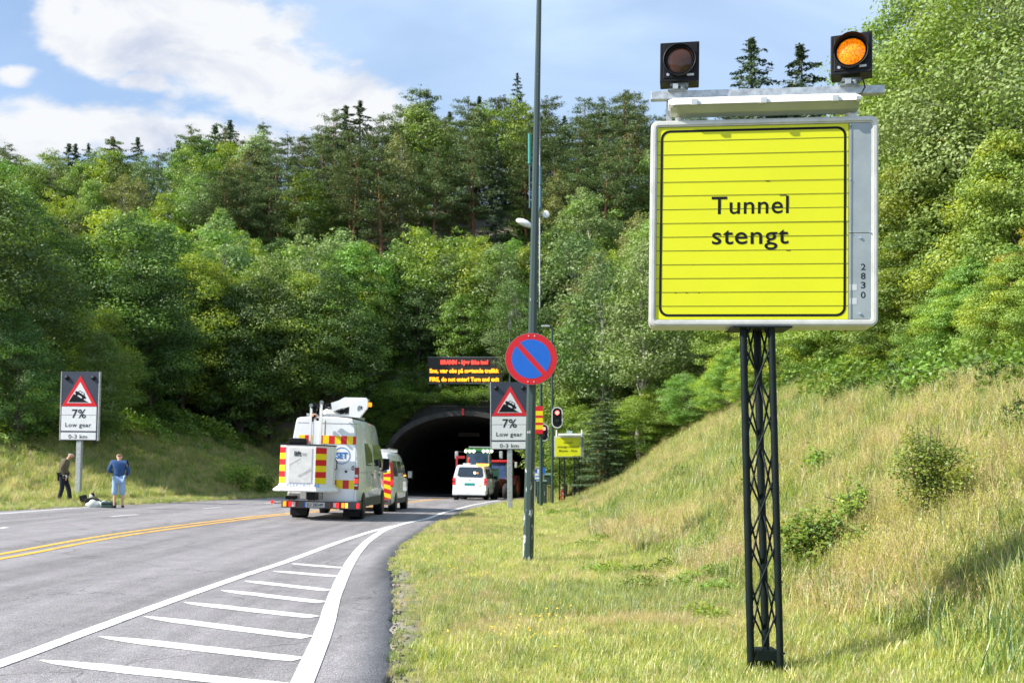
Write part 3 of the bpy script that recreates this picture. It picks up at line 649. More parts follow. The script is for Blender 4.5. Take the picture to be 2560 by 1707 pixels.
mb = MB(); mb.tube((0, 0, 9.7), (-.2, .1, 10.3), .04, mPoleG, .03); mb.tube((-.2, .1, 10.3), (-1.4, .3, 10.5), .03, mPoleG); mb.build('arm', post)
mb = MB(); mb.box((-1.7, .33, 10.5), (.7, .3, .13), mAlu, .05); mb.build('lamp_head', post)
mb = MB(); fit(mb, '68', -.03, 2.08, -.0885, .05, .04, M('white_number', (.75, .75, .73), .5), bold=.01); mb.build('number_plate', post)
Dn = 14.86; c = at(1328, 897, Dn)
npk = thing('no_parking_sign', 'round red and blue no parking sign fixed on the green lamp post', 'road sign', c, rot=(0, R(1), R(1)))
sc_ = FPX/Dn; r0 = 65.5/sc_
mb = MB(); mb.disc((0, 0, 0), r0, mGreyP, 72, th=.004); mb.disc((0, -.0025, 0), r0*.985, mRed, 72, th=.002); mb.build('red_disc', npk)
a = R(-47); ri = r0*.752; hw = r0*.098
for sgn in (1, -1):
    pts = []
    lim = math.asin(hw/ri)
    for i in range(33):
        t = (lim + (math.pi-2*lim)*i/32); pts.append((ri*math.cos(t), ri*math.sin(t)*sgn))
    ca, sa = math.cos(a), math.sin(a); pts = [(x*ca-z*sa, x*sa+z*ca) for x, z in pts]
    mb = MB(); mb.prism(pts, -.005, -.0028, mBlue); mb.build('blue_field', npk)
for zz in (.88, -.88):
    for x in (-.045, .045): mb = MB(); mb.disc((x, -.009, zz*r0), .009, mSignW, 10, th=.006); mb.build('bolt', npk)
    mb = MB(); mb.bx(-.13, .13, .004, .06, zz*r0-.015, zz*r0+.015, mGalv); mb.build('clamp', npk)

# ---------------------------------------------------------------- steep descent signs
mSlate = M('slate_sign_backing', (.035, .045, .07), .45, .1, .12, 4)
def descent_sign(label, loc, rz, rot=None):
    t = thing('steep_descent_sign', label, 'road sign', loc, rz, 'steep descent signs on both sides of the road', rot)
    K = 272.6; u = lambda x: (x-383)/K; v = lambda y: 3.5+(461-y)/K
    mb = MB(); mb.bx(-.095, .095, -.02, .14, -.4, 2.35, mGalv, .02); mb.bx(-.04, .04, .14, .2, 2.2, 4.6, mGalv); mb.build('post', t)
    mb = MB(); mb.bx(u(192), u(578), -.05, .06, v(808), v(118), mSlate, .006); bk = mb.build('sign_board', t)
    mb = MB(); mb.bx(u(184), u(191), -.06, .07, v(810), v(116), mAlu); mb.bx(u(578), u(585), -.06, .07, v(810), v(116), mAlu)
    mb.bx(u(200), u(565), -.056, -.05, v(553)-.006, v(553)+.004, mGreyP); mb.build('edge_strip', bk)
    mb = MB(); mb.bx(u(200), u(562), -.058, -.05, v(551), v(469), mSignW); mb.bx(u(200), u(562), -.058, -.05, v(712), v(556), mSignW); mb.bx(u(197), u(562), -.058, -.05, v(800), v(728), mSignW); wp = mb.build('white_panel', t)
    mb = MB(); mb.prism([(u(200), v(465)), (u(568), v(465)), (u(389), v(156))], -.064, -.052, mRed); tr = mb.build('warning_triangle', t)
    mb = MB(); mb.prism([(u(257), v(432)), (u(511), v(432)), (u(388), v(222))], -.068, -.06, mSignW)
    tw = mb.build('white_field', tr)
    mb = MB(); mb.prism([(u(268), v(425)), (u(478), v(425)), (u(322), v(340))], -.074, -.069, mInk)
    car = [(-66, 4), (-62, 26), (-40, 28), (-26, 48), (26, 48), (42, 26), (62, 20), (64, 2)]
    ca, sa = math.cos(R(-29)), math.sin(R(-29)); W = lambda x, y: (u(388+x*ca-y*sa), v(362-(x*sa+y*ca)))
    mb.prism([W(x, y) for x, y in car], -.074, -.069, mInk)
    for wx in (-38, 38): mb.prism([W(wx+14*math.cos(i*math.pi/6), 0+14*math.sin(i*math.pi/6)) for i in range(12)], -.0745, -.0693, mInk)
    mb.prism([W(x, y) for x, y in [(-30, 28), (-19, 42), (-3, 42), (-3, 28)]], -.078, -.0745, mSignW); mb.prism([W(x, y) for x, y in [(3, 28), (3, 42), (22, 42), (32, 28)]], -.078, -.0745, mSignW)
    mb.build('car_on_slope_symbol', tr)
    mb = MB(); fit(mb, '7%', u(381), v(582), -.060, .53, .31, mInk, .01, .004, 1.05); fit(mb, 'Low gear', u(378), v(672), -.060, .98, .15, mInk, .004, .004, 1.08); fit(mb, '0-3 km', u(377), v(788), -.060, .71, .14, mInk, .002, .004, 1.05); mb.build('lettering', wp)
    for x in (247, 524):
        mb = MB(); mb.lathe([(.085, -.05), (.085, -.08), (.07, -.11), (.04, -.125), (.001, -.13)], mBlack, 'Y', (u(x), 0, v(180)), 20); mb.build('warning_lamp', t)
    return t
Ds = 36.7; p = at(193, 1252, Ds)
descent_sign('left roadside 7% steep descent sign standing behind the two people', (p.x-.0, Ds, p.z), 0, (0, R(.7), R(-4)))
Ds = 37.4; p = at(1275, 1272, Ds)
descent_sign('right roadside 7% steep descent sign beside the green lamp post', (p.x, Ds, p.z), 0, (0, R(-.2), R(2)))

# ---------------------------------------------------------------- electronic board above the tunnel
Dl = 71.6; a = at(1069, 959, Dl); b = at(1257, 892, Dl); x0, x1, z0, z1 = a.x, b.x, a.z, b.z
bd = thing('electronic_message_board', 'dark electronic board with red and amber lines above the tunnel mouth', 'message board', ((x0+x1)/2, Dl, G((x0+x1)/2, Dl)))
ox, oz = (x0+x1)/2, G((x0+x1)/2, Dl); W_ = (x1-x0)/2
mb = MB(); mb.bx(-W_, W_, 0, .5, z0-oz, z1-oz, M('dark_board', (.03, .026, .024), .6, 0, .1), .04); cb = mb.build('cabinet', bd)
mb = MB(); mb.bx(-W_, W_, -.02, -.0, z1-oz-.05, z1-oz, mGreyP); mb.bx(-W_, W_, -.02, 0, z0-oz, z0-oz+.05, mGreyP); mb.build('rim', cb)
mLR = M('red_leds', (.3, .01, .01), .5, emit=(1, .05, .03), es=1.5); mLA = M('amber_leds', (.3, .1, .01), .5, emit=(1, .35, .01), es=1.5)
def rowz(py): return at(1160, py, Dl).z-oz
sL = FPX/Dl
mb = MB(); fit(mb, 'BRANN - kjør ikke inn!', (1160.4-1280)/sL-ox, rowz(910.3), -.03, 119/sL, 9.6/sL, mLR, .045, .01, 1.05)
fit(mb, 'Snu, vær obs på møtende trafikk', (1160.5-1280)/sL-ox, rowz(931.5), -.03, 174/sL, 9.6/sL, mLA, .045, .01, 1.05)
fit(mb, 'FIRE, do not enter! Turn and exit', (1160.5-1280)/sL-ox, rowz(952.8), -.03, 174/sL, 9.6/sL, mLA, .045, .01, 1.05); mb.build('lettering', cb)
for px in (1099, 1222):
    X = (px-1280)/sL; mb = MB(); mb.bx(X-ox-.09, X-ox+.09, .1, .28, G(X, Dl+.2)-oz-.3, z0-oz, mGalv); mb.build('leg', bd)

# ---------------------------------------------------------------- poles, signals, cabinets on the right
def gbase(px, py, D): p = at(px, py, D); return p
def zg(px, D): X = (px-1280)*D/FPX; return X, G(X, D)
def traffic_light(label, px, py_c, D, hgt_px, pole_px, lamp_row=None):
    s = FPX/D; X, z = zg(pole_px, D); t = thing('traffic_light', label, 'traffic light', (X, D, z), group='red traffic lights right of the tunnel')
    hh = hgt_px/s/2; hw = hh*.52; cx_ = (px-pole_px)/s; cz = at(px, py_c, D).z - z
    top = (at(px, lamp_row, D).z - z) if lamp_row else cz+hh*.9
    mb = MB(); mb.tube((0, .1, -.3), (0, .1, top), .065, mPoleG, .05, n=12); mb.build('pole', t)
    mb = MB(); ring_plate(mb, rrect(cx_-hw, cx_+hw, cz-hh, cz+hh, hw*.98, 10), rrect(cx_-hw*.84, cx_+hw*.84, cz-hh*.91, cz+hh*.91, hw*.82, 10), -.04, -.01, mSignW); bb = mb.build('white_rim', t)
    mb = MB(); mb.prism(rrect(cx_-hw*.86, cx_+hw*.86, cz-hh*.93, cz+hh*.93, hw*.84, 10), -.02, .02, mBlack); mb.bx(cx_-.13, cx_+.13, .02, .2, cz-hh*.6, cz+hh*.6, mBlack); h_ = mb.build('backboard', t)
    for k, zz in enumerate((.45, -.25)):
        lz = cz+hh*zz; mb = MB(); mb.disc((cx_, -.05, lz), hw*.36, M('lit_red_signal', (.6, .02, .02), .3, emit=(1, .10, .08), es=4.) if k == 0 else M('unlit_signal', (.02, .03, .025), .2), 20, th=.02); mb.build('lens', h_)
        mb = MB(); vs = []; fs = []
        for i in range(13):
            a_ = R(10+160*i/12); q = hw*.42; vs += [(cx_+q*math.cos(a_), -.02, lz+q*math.sin(a_)), (cx_+q*math.cos(a_), -.22, lz+q*math.sin(a_))]
        for i in range(12): fs.append([2*i, 2*i+1, 2*i+3, 2*i+2])
        mb.add(vs, fs, mBlack, True); mb.build('visor', h_)
    return t
tl = traffic_light('higher red traffic light on thin pole that also carries a lamp', 1393, 1043.5, 45, 53, 1381, 816)
s = FPX/45; X, z = zg(1381, 45); zt_ = at(1381, 816, 45).z-z
mb = MB(); mb.tube((0, .1, zt_), (-.22, .1, zt_+.03), .03, mPoleG); mb.box((-.3, .1, zt_+.03), (.4, .16, .07), mAlu, .02); mb.build('lamp_head', tl)
traffic_light('lower red traffic light partly hidden by the red and yellow marker', 1360, 1081, 56, 43, 1357.5)
# marker post with red and yellow stripes
D = 41; X, z = zg(1352.5, D); s = FPX/D
t = thing('marker_post', 'green post carrying a red and yellow striped marker board', 'marker', (X, D, z))
mb = MB(); mb.tube((0, .08, -.3), (0, .08, at(1350, 960, D).z-z), .075, mPoleG, .065, n=12); mb.build('pole', t)
zz = [at(1350, 1000+y/5.806, D).z-z for y in (88, 157, 222, 260, 325, 362, 425, 490)]
mb = MB(); x0, x1 = (1333-1352.5)/s, (1357.6-1352.5)/s
for i in range(7): mb.bx(x0, x1, -.03, .0, zz[i+1], zz[i], mRed if i % 2 == 0 else mChev)
mb.build('striped_board', t)
# small yellow sign
D = 50; s = FPX/D; X, z = zg(1422, D)
t = thing('small_variable_sign', 'small yellow closed tunnel sign on two dark lattice legs far off', 'road sign', (X, D, z), rot=(0, 0, R(-3)))
ex = lambda x: ((1320+x/5.806)-1422)/s; ez = lambda y: at(1422, 1000+y/5.806, D).z-z
mb = MB(); mb.bx(ex(382), ex(815), -.02, .25, ez(830), ez(522), mAlu, .03); fb = mb.build('frame', t)
mb = MB(); mb.bx(ex(404), ex(765), -.04, -.02, ez(815), ez(543), mYel); fc = mb.build('sign_face', t)
mb = MB(); mb.bx(ex(772), ex(806), -.035, -.02, ez(820), ez(535), mGreyP); mb.build('side_panel', t)
mb = MB()
for txt, xc, w_, yy in (('tunnel', 583, 130, 630), ('stengt-closed', 582, 305, 690), ('Brann - Fire', 580, 255, 750)): fit(mb, txt, ex(xc), ez(yy), -.044, w_/5.806/s, 5.6/s, mInk, -.004, .004)
mb.build('lettering', fc)
mb = MB(); mb.bx(ex(440), ex(790), -.25, -.05, ez(520), ez(488), mWhite, .03)
for x in (415, 783): mb.tube((ex(x), .05, ez(540)), (ex(x), .05, ez(430)), .035, mWhite)
mb.bx(ex(560), ex(645), .0, .1, ez(488), ez(445), M('pale_green_lamp', (.3, .42, .4), .4)); mb.build('strip_light', t)
for k, (x, yb) in enumerate(((492, 1448), (706, 1400))):
    mb = MB(); zb_ = min(ez(yb), 0)-.1; a_ = ex(x)
    for dx in (-.13, .13):
        for dy in (0, .2): mb.tube((a_+dx, dy, zb_), (a_+dx, dy, ez(830)), .03, mLatt, n=6)
    for i in range(9):
        za = zb_+(ez(830)-zb_)*i/9; zb2 = zb_+(ez(830)-zb_)*(i+1)/9
        for sg in (-1, 1): mb.tube((a_-.13*sg, 0, za), (a_+.13*sg, 0, zb2), .018, mLatt, n=4); mb.tube((a_-.13*sg, .2, za), (a_+.13*sg, .2, zb2), .018, mLatt, n=4)
    if k == 0: mb.bx(a_-.05, a_+.02, -.06, -.04, 0, .55, mRed)
    mb.build('leg', t)
# blue information sign
D = 47; s = FPX/D; X, z = zg(1349.5, D)
t = thing('blue_information_sign', 'blue and white information sign behind the marker post', 'road sign', (X, D, z)); fx = lambda x: ((1320+x/5.806)-1349.5)/s; fz = lambda y: at(1349.5, 1000+y/5.806, D).z-z
mb = MB(); mb.bx(fx(80), fx(250), -.02, .02, fz(1070), fz(975), mBlue); mb.bx(fx(80), fx(182), -.02, .02, fz(1170), fz(1100), mBlue); mb.bx(fx(80), fx(182), -.02, .02, fz(1100), fz(1070), mSignW); mb.build('sign_board', t)
mb = MB(); mb.lathe([(.2, -.03), (.2, -.022), (.12, -.022), (.12, -.03), (.2, -.03)], mSignW, 'Y', (fx(140), 0, fz(1030)), 16); mb.box((fx(150), -.025, fz(1030)), (.1, .01, .3), mSignW); mb.box((fx(135), -.025, fz(1130)), (.28, .01, .1), mSignW); mb.build('symbol', t)
for x in (100, 225): mb = MB(); mb.tube((fx(x), .06, -.3), (fx(x), .06, fz(985)), .035, mGalv, n=8); mb.build('leg', t)
mDG = M('dark_green_cabinet', (.02, .05, .042), .5, 0, .2, 3)
def cabinet(label, x0, x1, y0, y1, D, mt, lid=True, name='equipment_cabinet'):
    px0, px1 = 1320+x0/5.806, 1320+x1/5.806; pc = (px0+px1)/2; s = FPX/D; X, z = zg(pc, D); zt = at(pc, 1000+y0/5.806, D).z-z; w_ = (px1-px0)/s/2
    t = thing(name, label, 'cabinet', (X, D, z)); mb = MB(); mb.bx(-w_, w_, 0, w_*1.3, -.2, zt*.93, mt, .03); mb.build('body', t)
    mb = MB(); mb.bx(-w_*1.05, w_*1.05, -.03, w_*1.35, zt*.93+.004, zt, mt if not lid else M('pale_green_lid', (.2, .3, .27), .4), .02); mb.build('lid', t)
    mb = MB(); mb.bx(-w_*.8, w_*.8, -.012, -.002, zt*.1, zt*.85, mt); mb.bx(w_*.5, w_*.6, -.05, -.012, zt*.4, zt*.55, mGalv); mb.build('door', t); return t
cabinet('dark green wheeled bin shaped cabinet beside the lamp post', 130, 272, 1160, 1440, 44, mDG)
cabinet('taller dark green cabinet behind the bin', 215, 330, 1062, 1380, 48, mDG)
cabinet('olive box against the thin signal pole', 274, 332, 1232, 1390, 46, M('olive_box', (.2, .19, .05), .6), False)
# control hut with a pale gable end
D = 62; s = FPX/D; X, z = zg(1338, D)
t = thing('control_hut', 'small pale hut with a dark door beside the tunnel mouth', 'hut', (X, D, z)); zt1 = at(1338, 1134, D).z-z; zt2 = at(1338, 1106, D).z-z
mb = MB(); mHut = M('pale_plaster', (.5, .44, .38), .9, 0, .1); w_ = .52; mb.bx(-w_, w_, 0, 1.6, -.3, zt1, mHut); mb.build('wall', t)
mb = MB(); mb.prism([(-w_-.06, zt1+.004), (w_+.06, zt1+.004), (0, zt2)], -.08, 1.7, mHut); mb.build('roof', t)
mb = MB(); mb.bx(-w_+.05, w_-.05, -.04, -.004, .2, zt1-.05, M('near_black_door', (.015, .017, .02), .6)); mb.build('door', t)
# camera pole behind the board
D = 71.9; s = FPX/D; X, z = zg(1274, D)
t = thing('camera_pole', 'pale pole with a white camera housing beside the message board', 'camera pole', (X, D, z)); h_ = at(1274, 822, D).z-z
mb = MB(); mb.tube((0, 0, -.3), (0, 0, h_+.1), .08, mGalv, .06); mb.bx(-.1, .14, -.12, .12, h_-.05, h_+.75, mWhite, .03); mb.build('pole', t)
mb = MB(); mb.bx(-.12, .24, -.25, .25, h_+.78, h_+1.25, mWhite, .06); mb.prism([(-.4, h_+.7), (.1, h_+.8), (.1, h_+1.0), (-.1, h_+1.0)], -.2, .2, mWhite); mb.build('camera', t)
# white street lamp whose pole hides behind the near post
D = 57; s = FPX/D; X, z = zg(1331, D); t = thing('street_lamp', 'white lamp head reaching left from behind the green lamp post', 'street lamp', (X, D, z)); h_ = at(1331, 566, D).z-z
mb = MB(); mb.tube((0, 0, -.3), (0, 0, h_), .09, mGalv, .05, n=12); mb.build('pole', t)
vs = []; fs = []
mb = MB(); mb.path([(0, 0, h_-.04), (-.16, 0, h_+.06), (-.34, 0, h_+.16), (-.62, 0, h_+.27), (-.85, 0, h_+.34), (-.93, 0, h_+.33)], [.08, .15, .19, .19, .13, .05], mWhite, 12); mb.build('lamp_head', t)
# aerial mast in the trees
D = 72.5; s = FPX/D; X, z = zg(1350, D); t = thing('antenna_mast', 'blue grey aerial mast with a white dish among the pines', 'mast', (X, D, z)); f2 = lambda py: at(1350, py, D).z-z
mTeal = M('teal_radome', (.03, .24, .2), .4); mBG = M('blue_grey_radome', (.07, .15, .2), .45)
mb = MB(); mb.tube((0, 0, -1), (0, 0, f2(300)), .07, mGalv, .04); mb.build('pole', t)
for (a_, b_) in ((417, 465), (470, 530)): mb = MB(); mb.tube((.04, -.15, f2(b_)), (.04, -.15, f2(a_)), .115, mBG, n=12); mb.build('antenna_panel', t)
mb = MB(); mb.tube((-.74, 0, f2(410)), (-.74, 0, f2(335)), .12, mTeal, n=12); mb.tube((-.74, 0, f2(520)), (-.74, 0, f2(410)), .05, mBG); mb.tube((-.74, 0, f2(500)), (0, 0, f2(500)), .04, mGalv); mb.build('antenna_panel', t)
mb = MB(); mb.lathe([(.001, -.26), (.22, -.28), (.27, -.26), (.27, -.1), (.12, -.02), (.001, 0)], mWhite, 'Y', (.46, 0, f2(538)), 20); mb.tube((0, 0, f2(540)), (.45, 0, f2(540)), .035, mGalv); mb.build('dish', t)
mb = MB(); mb.lathe([(.001, -.3), (.28, -.3), (.28, 0), (.001, 0)], mWhite, 'X', (-.05, -.2, f2(528)), 14); mb.build('dish', t)
# ---------------------------------------------------------------- vehicles
def hp(w_, zb, zt, tum, belt, r=.12):
    return [(0, zb), (w_*.9, zb), (w_, zb+.10), (w_*1.0, zb+(belt-zb)*.5), (w_, belt), (w_-tum*.45, belt+(zt-r-belt)*.5), (w_-tum, zt-r), (w_-tum-r*.3, zt-r*.3), (w_-tum-r, zt), (w_*.35, zt+.03), (0, zt+.035)]
def side_x(z, w_, zb, zt, tum, belt, r=.12):
    P_ = hp(w_, zb, zt, tum, belt, r)[2:9]; return float(np.interp(z, [p[1] for p in P_], [p[0] for p in P_]))
def loft(mb, secs, m_):
    """secs: (y, shear, profile) ; closed, mirrored"""
    loops = []
    for (y, k, pr) in secs:
        L_ = [(x, y+k*(z-.4), z) for x, z in pr]+[(-x, y+k*(z-.4), z) for x, z in pr[-2:0:-1]]; loops.append(L_)
    n = len(loops[0]); vs = [v for l in loops for v in l]
    fs = [[i*n+j, i*n+(j+1) % n, (i+1)*n+(j+1) % n, (i+1)*n+j] for i in range(len(loops)-1) for j in range(n)]
    mb.add(vs, fs, m_, True); mb.add(loops[0], [list(range(n))[::-1]], m_); mb.add(loops[-1], [list(range(n))], m_); return mb
mRim = M('wheel_rim', (.45, .46, .47), .35, .8, .1)
def wheel(t, x, y, r=.35, wd=.23, side=1, z=None, rimcol=None):
    z = r if z is None else z; c = (x, y, z); mb = MB()
    mb.lathe([(r*.62, -wd/2), (r*.93, -wd/2), (r, -wd*.36), (r*1.0, wd*.36), (r*.93, wd/2), (r*.62, wd/2)], mRubber, 'X', c, 28); ty = mb.build('wheel', t)
    mb = MB(); s = side; mb.lathe([(.001, s*wd*.33), (r*.2, s*wd*.36), (r*.3, s*wd*.22), (r*.55, s*wd*.30), (r*.64, s*wd*.46), (r*.64, -s*wd*.4), (.001, -s*wd*.4)], rimcol or mRim, 'X', c, 20); mb.build('rim', ty); return ty
def side_patch(mb, S, y0, y1, z0, z1, sg, m_, off=.006, y0t=None, y1t=None):
    vs = []; n = 6; y0t = y0 if y0t is None else y0t; y1t = y1 if y1t is None else y1t
    for i in range(n+1):
        f = i/n; z = z0+(z1-z0)*f; x = sg*(side_x(z, *S)+off); vs += [(x, y0+(y0t-y0)*f, z), (x, y1+(y1t-y1)*f, z)]
    mb.add(vs, [[2*i, 2*i+1, 2*i+3, 2*i+2] for i in range(n)], m_, True); return mb
def SH_(k): 
    m_ = Matrix.Identity(4); m_[1][2] = k; m_[1][3] = -.4*k; return m_
mSeamD = M('door_gap', (.03, .03, .035), .6)
mSill = M('grey_sill_plastic', (.09, .095, .1), .6)

# bucket van ------------------------------------------------------
Dv = 27.8; Xv = -5.31; zv = float(road_z(Xv, Dv))
van = thing('bucket_van', 'white high roofed van with a folded lift bucket across its rear', 'van', (Xv, Dv, zv-.02), rot=(0, R(1.6), R(-1)))
S = (.985, .34, 2.86, .15, 1.6, .13)
mb = MB()
loft(mb, [(0, .028, hp(.95, .36, 2.82, .15, 1.6, .15)), (.07, .028, hp(.985, .34, 2.86, .15, 1.6)), (2.5, 0, hp(.99, .34, 2.88, .15, 1.6)), (3.9, 0, hp(.985, .34, 2.86, .16, 1.6)), (4.35, 0, hp(.98, .34, 2.68, .17, 1.55)), (4.95, 0, hp(.97, .34, 1.75, .12, 1.3, .1)), (5.15, 0, hp(.95, .34, 1.42, .06, 1.15, .08)), (5.65, 0, hp(.9, .34, 1.12, .05, .9, .08)), (5.8, 0, hp(.8, .4, .95, .05, .8, .06))], mWhiteP)
body = mb.build('body', van)
V2 = lambda cx_: (cx_-612)/379; W2 = lambda cy_: 1.4+(924-cy_)/4.238/89.5-zv
T_ = SH_(.028)
def rb(): m_ = MB(); m_.T = T_; return m_
mb = rb(); mb.bx(-.008, .008, -.006, .0, .5, 2.78, mSeamD); mb.bx(-.9, .9, -.006, 0, 2.70, 2.708, mSeamD); mb.bx(-.9, .9, -.006, 0, .55, .56, mSeamD); mb.bx(.885, .89, -.004, 0, .55, 2.6, mSeamD); mb.bx(-.89, -.885, -.004, 0, .55, 2.6, mSeamD)
mb.bx(.30, .78, -.03, 0, 1.44, 1.465, mWhiteP, .01); mb.disc((.64, -.02, 1.37), .035, mBlack, 16, th=.02); mb.box((.3, -.015, 1.21), (.1, .02, .03), mBlack); mb.box((.86, -.012, 1.22), (.12, .01, .018), mChrome); mb.build('rear_doors', body)
mb = rb(); x = -.72; i = 0
while x < .89:
    x2 = min(x+.169, .89); mb.bx(x, x2, -.008, -.001, 2.13, 2.36, mChev if i % 2 == 0 else mRed); x = x2; i += 1
mb.build('upper_stripes', body)
mb = rb(); x = -.85; i = 0
while x < .93:
    x2 = min(x+.176, .93); mb.bx(x, x2, -.008, -.001, .89, 1.13, mRed if i % 2 == 0 else mChev); x = x2; i += 1
mb.build('lower_stripes', body)
mLogo = M('logo_blue', (.02, .14, .45), .4)
mb = rb(); ring_plate(mb, [(.50+.235*math.cos(i*math.pi/20), 1.81+.235*math.sin(i*math.pi/20)) for i in range(40)], [(.50+.218*math.cos(i*math.pi/20), 1.81+.218*math.sin(i*math.pi/20)) for i in range(40)], -.008, -.002, mLogo)
fit(mb, 'SET', .50, 1.735, -.008, .33, .16, mLogo, .035); mb.add([(.30, -.007, 1.99), (.41, -.007, 1.92), (.40, -.007, 1.90), (.29, -.007, 1.98)], [[0, 1, 2, 3]], mChev)
for q in range(5): mb.box((.83+.03*math.cos(q*1.26), -.012, 1.47+.05*math.sin(q*1.26)), (.03, .006, .035), mInk)
mb.build('logo', body)
for sg in (-1, 1):
    mb = rb(); mb.bx(sg*.885, sg*.995, -.02, .10, .87, 1.49, mRedD, .012); tl_ = mb.build('tail_light', van)
    mb = rb(); mb.bx(sg*.89, sg*.985, -.026, -.02, 1.06, 1.17, mRedL); mb.bx(sg*.89, sg*.985, -.026, -.02, 1.22, 1.29, mSignW); mb.bx(sg*.89, sg*.985, -.026, -.02, .97, 1.02, mSignW); mb.build('lens', tl_)
mb = MB(); mb.bx(-1.1, 1.1, -.16, .05, .33, .53, mSill, .02); mb.bx(-.95, .95, -.16, .02, .535, .57, mGalv, .01); bp_ = mb.build('bumper', van)
mb = MB(); xa, xb = V2(435), V2(655); mb.bx(xa, xb, -.175, -.16, .36, .50, mSignW); mb.bx(xa, xa+.05, -.178, -.175, .36, .50, mBlue); fit(mb, 'SU 28549', (xa+xb)/2+.02, .385, -.178, .45, .085, mInk, .01); mb.build('number_plate', bp_)
for (a_, b_, m_) in ((218, 250, mOrgL), (252, 275, mRedD), (277, 310, mRedL), (312, 345, mSignW), (347, 365, mRedD), (715, 742, mRedD), (745, 772, mSignW), (774, 805, mRedL), (807, 830, mRedD), (832, 862, mOrgL), (870, 898, M('lit_amber', (.9, .4, .05), .3, emit=(1, .45, .08), es=1.3)), (992, 1018, mRedL)):
    mb = MB(); mb.bx(V2(a_), V2(b_), -.178, -.16, .365, .50, m_, .006); mb.build('bumper_light', bp_)
mb = MB(); mb.path([(-1.05, -.05, .47), (-1.25, -.08, .44), (-1.36, -.1, .47)], .012, mBlack, 6); mb.disc((-1.36, -.12, .47), .045, mRedL, 14, th=.03); mb.build('side_marker', bp_)
for sg in (-1, 1):
    for y in (1.0, 4.75): wheel(van, sg*(.86 if y > 2 else .80), y, .35, .25 if y > 2 else .36, sg)
    mb = MB(); mb.bx(sg*.98, sg*.52, .42, .45, .10, .42, mBlack); mb.build('mud_flap', van)
    mb = MB()
    for y in (1.0, 4.75): mb.lathe([(.001, 0), (.43, 0), (.43, sg*-.2)], mBlack, 'X', (sg*.992, y, .36), 26)
    side_patch(mb, S, .1, .55, .36, .56, sg, mSill, .012); side_patch(mb, S, 1.45, 4.3, .36, .62, sg, mSill, .012); mb.build('sill', body)
    mb = MB(); side_patch(mb, S, 2.75, 3.75, 1.55, 2.2, sg, mGlass); mb.build('side_window', body); mb = MB(); side_patch(mb, S, 1.25, 2.55, 1.55, 2.2, sg, mGlass); mb.build('side_window', body); mb = MB(); side_patch(mb, S, 3.86, 4.95, 1.5, 2.2, sg, mGlass, y1t=4.28); mb.build('side_window', body)
    mb = MB()
    for y in (2.62, 3.8, .98+.55): side_patch(mb, S, y, y+.012, .6, 2.45, sg, mSeamD, .003)
    side_patch(mb, S, .3, 4.3, 1.34, 1.37, sg, mWhiteP, .014); mb.box((sg*1.0, 2.5, 1.28), (.03, .2, .035), mBlack); mb.box((sg*1.0, 3.95, 1.28), (.03, .2, .035), mBlack); mb.build('side_trim', body)
    mb = MB(); mb.box((sg*1.12, 4.45, 1.62), (.2, .12, .36), mBlack, .03); mb.path([(sg*.95, 4.5, 1.4), (sg*1.1, 4.47, 1.47)], .03, mBlack); mb.build('mirror', van)
mb = MB(); mb.add([(-.75, 4.45, 2.5), (.75, 4.45, 2.5), (.84, 4.99, 1.62), (-.84, 4.99, 1.62)], [[0, 1, 2, 3]], mGlass); mb.build('windscreen', van)
# roof rig, boom and bucket
B2 = lambda cx_: ((660+cx_/4.238)-1280)/91.5-Xv; C2 = lambda cy_: 1.4+(924-cy_)/4.238/91.5-zv
mb = MB(); mb.bx(-.55, .80, .15, 1.9, 2.9, 2.97, mGalv, .01); mb.lathe([(.42, 0), (.42, .12), (.34, .16), (.001, .16)], mWhite, 'Z', (.18, .9, 2.97), 24); mb.bx(-.05, .5, .25, .6, 2.97, 3.12, mWhite, .02); mb.disc((.42, .2, 3.03), .06, mBlack, 14, th=.05); mb.build('turret', van)
def slab(mb, pts, y0, y1, m_): mb.prism([(B2(a_), C2(b_)) for a_, b_ in pts], y0, y1, m_)
mb = MB(); slab(mb, [(572, 185), (700, 140), (762, 104), (1000, 104), (1025, 125), (830, 200), (700, 235), (640, 262), (580, 215)], .15, .42, mWhiteP); slab(mb, [(660, 262), (835, 200), (835, 270), (700, 272)], .2, .5, mBlack); bm_ = mb.build('boom', van)
mb = MB(); slab(mb, [(832, 205), (868, 172), (1010, 106), (1028, 130), (1024, 215), (945, 325), (830, 318)], -.02, .16, mWhiteP); slab(mb, [(920, 205), (945, 190), (945, 240), (920, 250)], -.03, -.018, mGreyP); slab(mb, [(955, 200), (970, 200), (965, 235), (952, 230)], -.03, -.018, mBlack); mb.build('boom_head', bm_)
for (a_, b_) in ((1045, 178), (432, 322)):
    mb = MB(); mb.box((B2(a_), .1, C2(b_)), (.11, .1, .12), mOrgL, .02); mb.tube((B2(a_)-.07, .12, C2(b_)), (B2(a_), .12, C2(b_)), .02, mBlack); mb.build('beacon', van)
mb = MB(); slab(mb, [(378, 360), (398, 360), (425, 300), (412, 300)], .1, .14, mWhite); mb.build('bracket', van)
mb = MB(); slab(mb, [(440, 215), (462, 205), (458, 670), (438, 670)], -.42, -.34, mWhite); slab(mb, [(543, 185), (572, 185), (568, 670), (541, 670)], -.42, -.34, mWhite); slab(mb, [(478, 380), (542, 380), (540, 670), (474, 670)], -.40, -.36, mWhiteP); mb.build('lift_arm', bm_)
mb = MB()
for q in range(26):
    a_, b_ = rng.uniform(455, 650 if q % 2 else 545), rng.uniform(195, 262) if q % 2 else rng.uniform(200, 385); mb.box((B2(a_), rng.uniform(-.42, -.1), C2(b_)), rng.uniform(.03, .12, 3), mBlack)
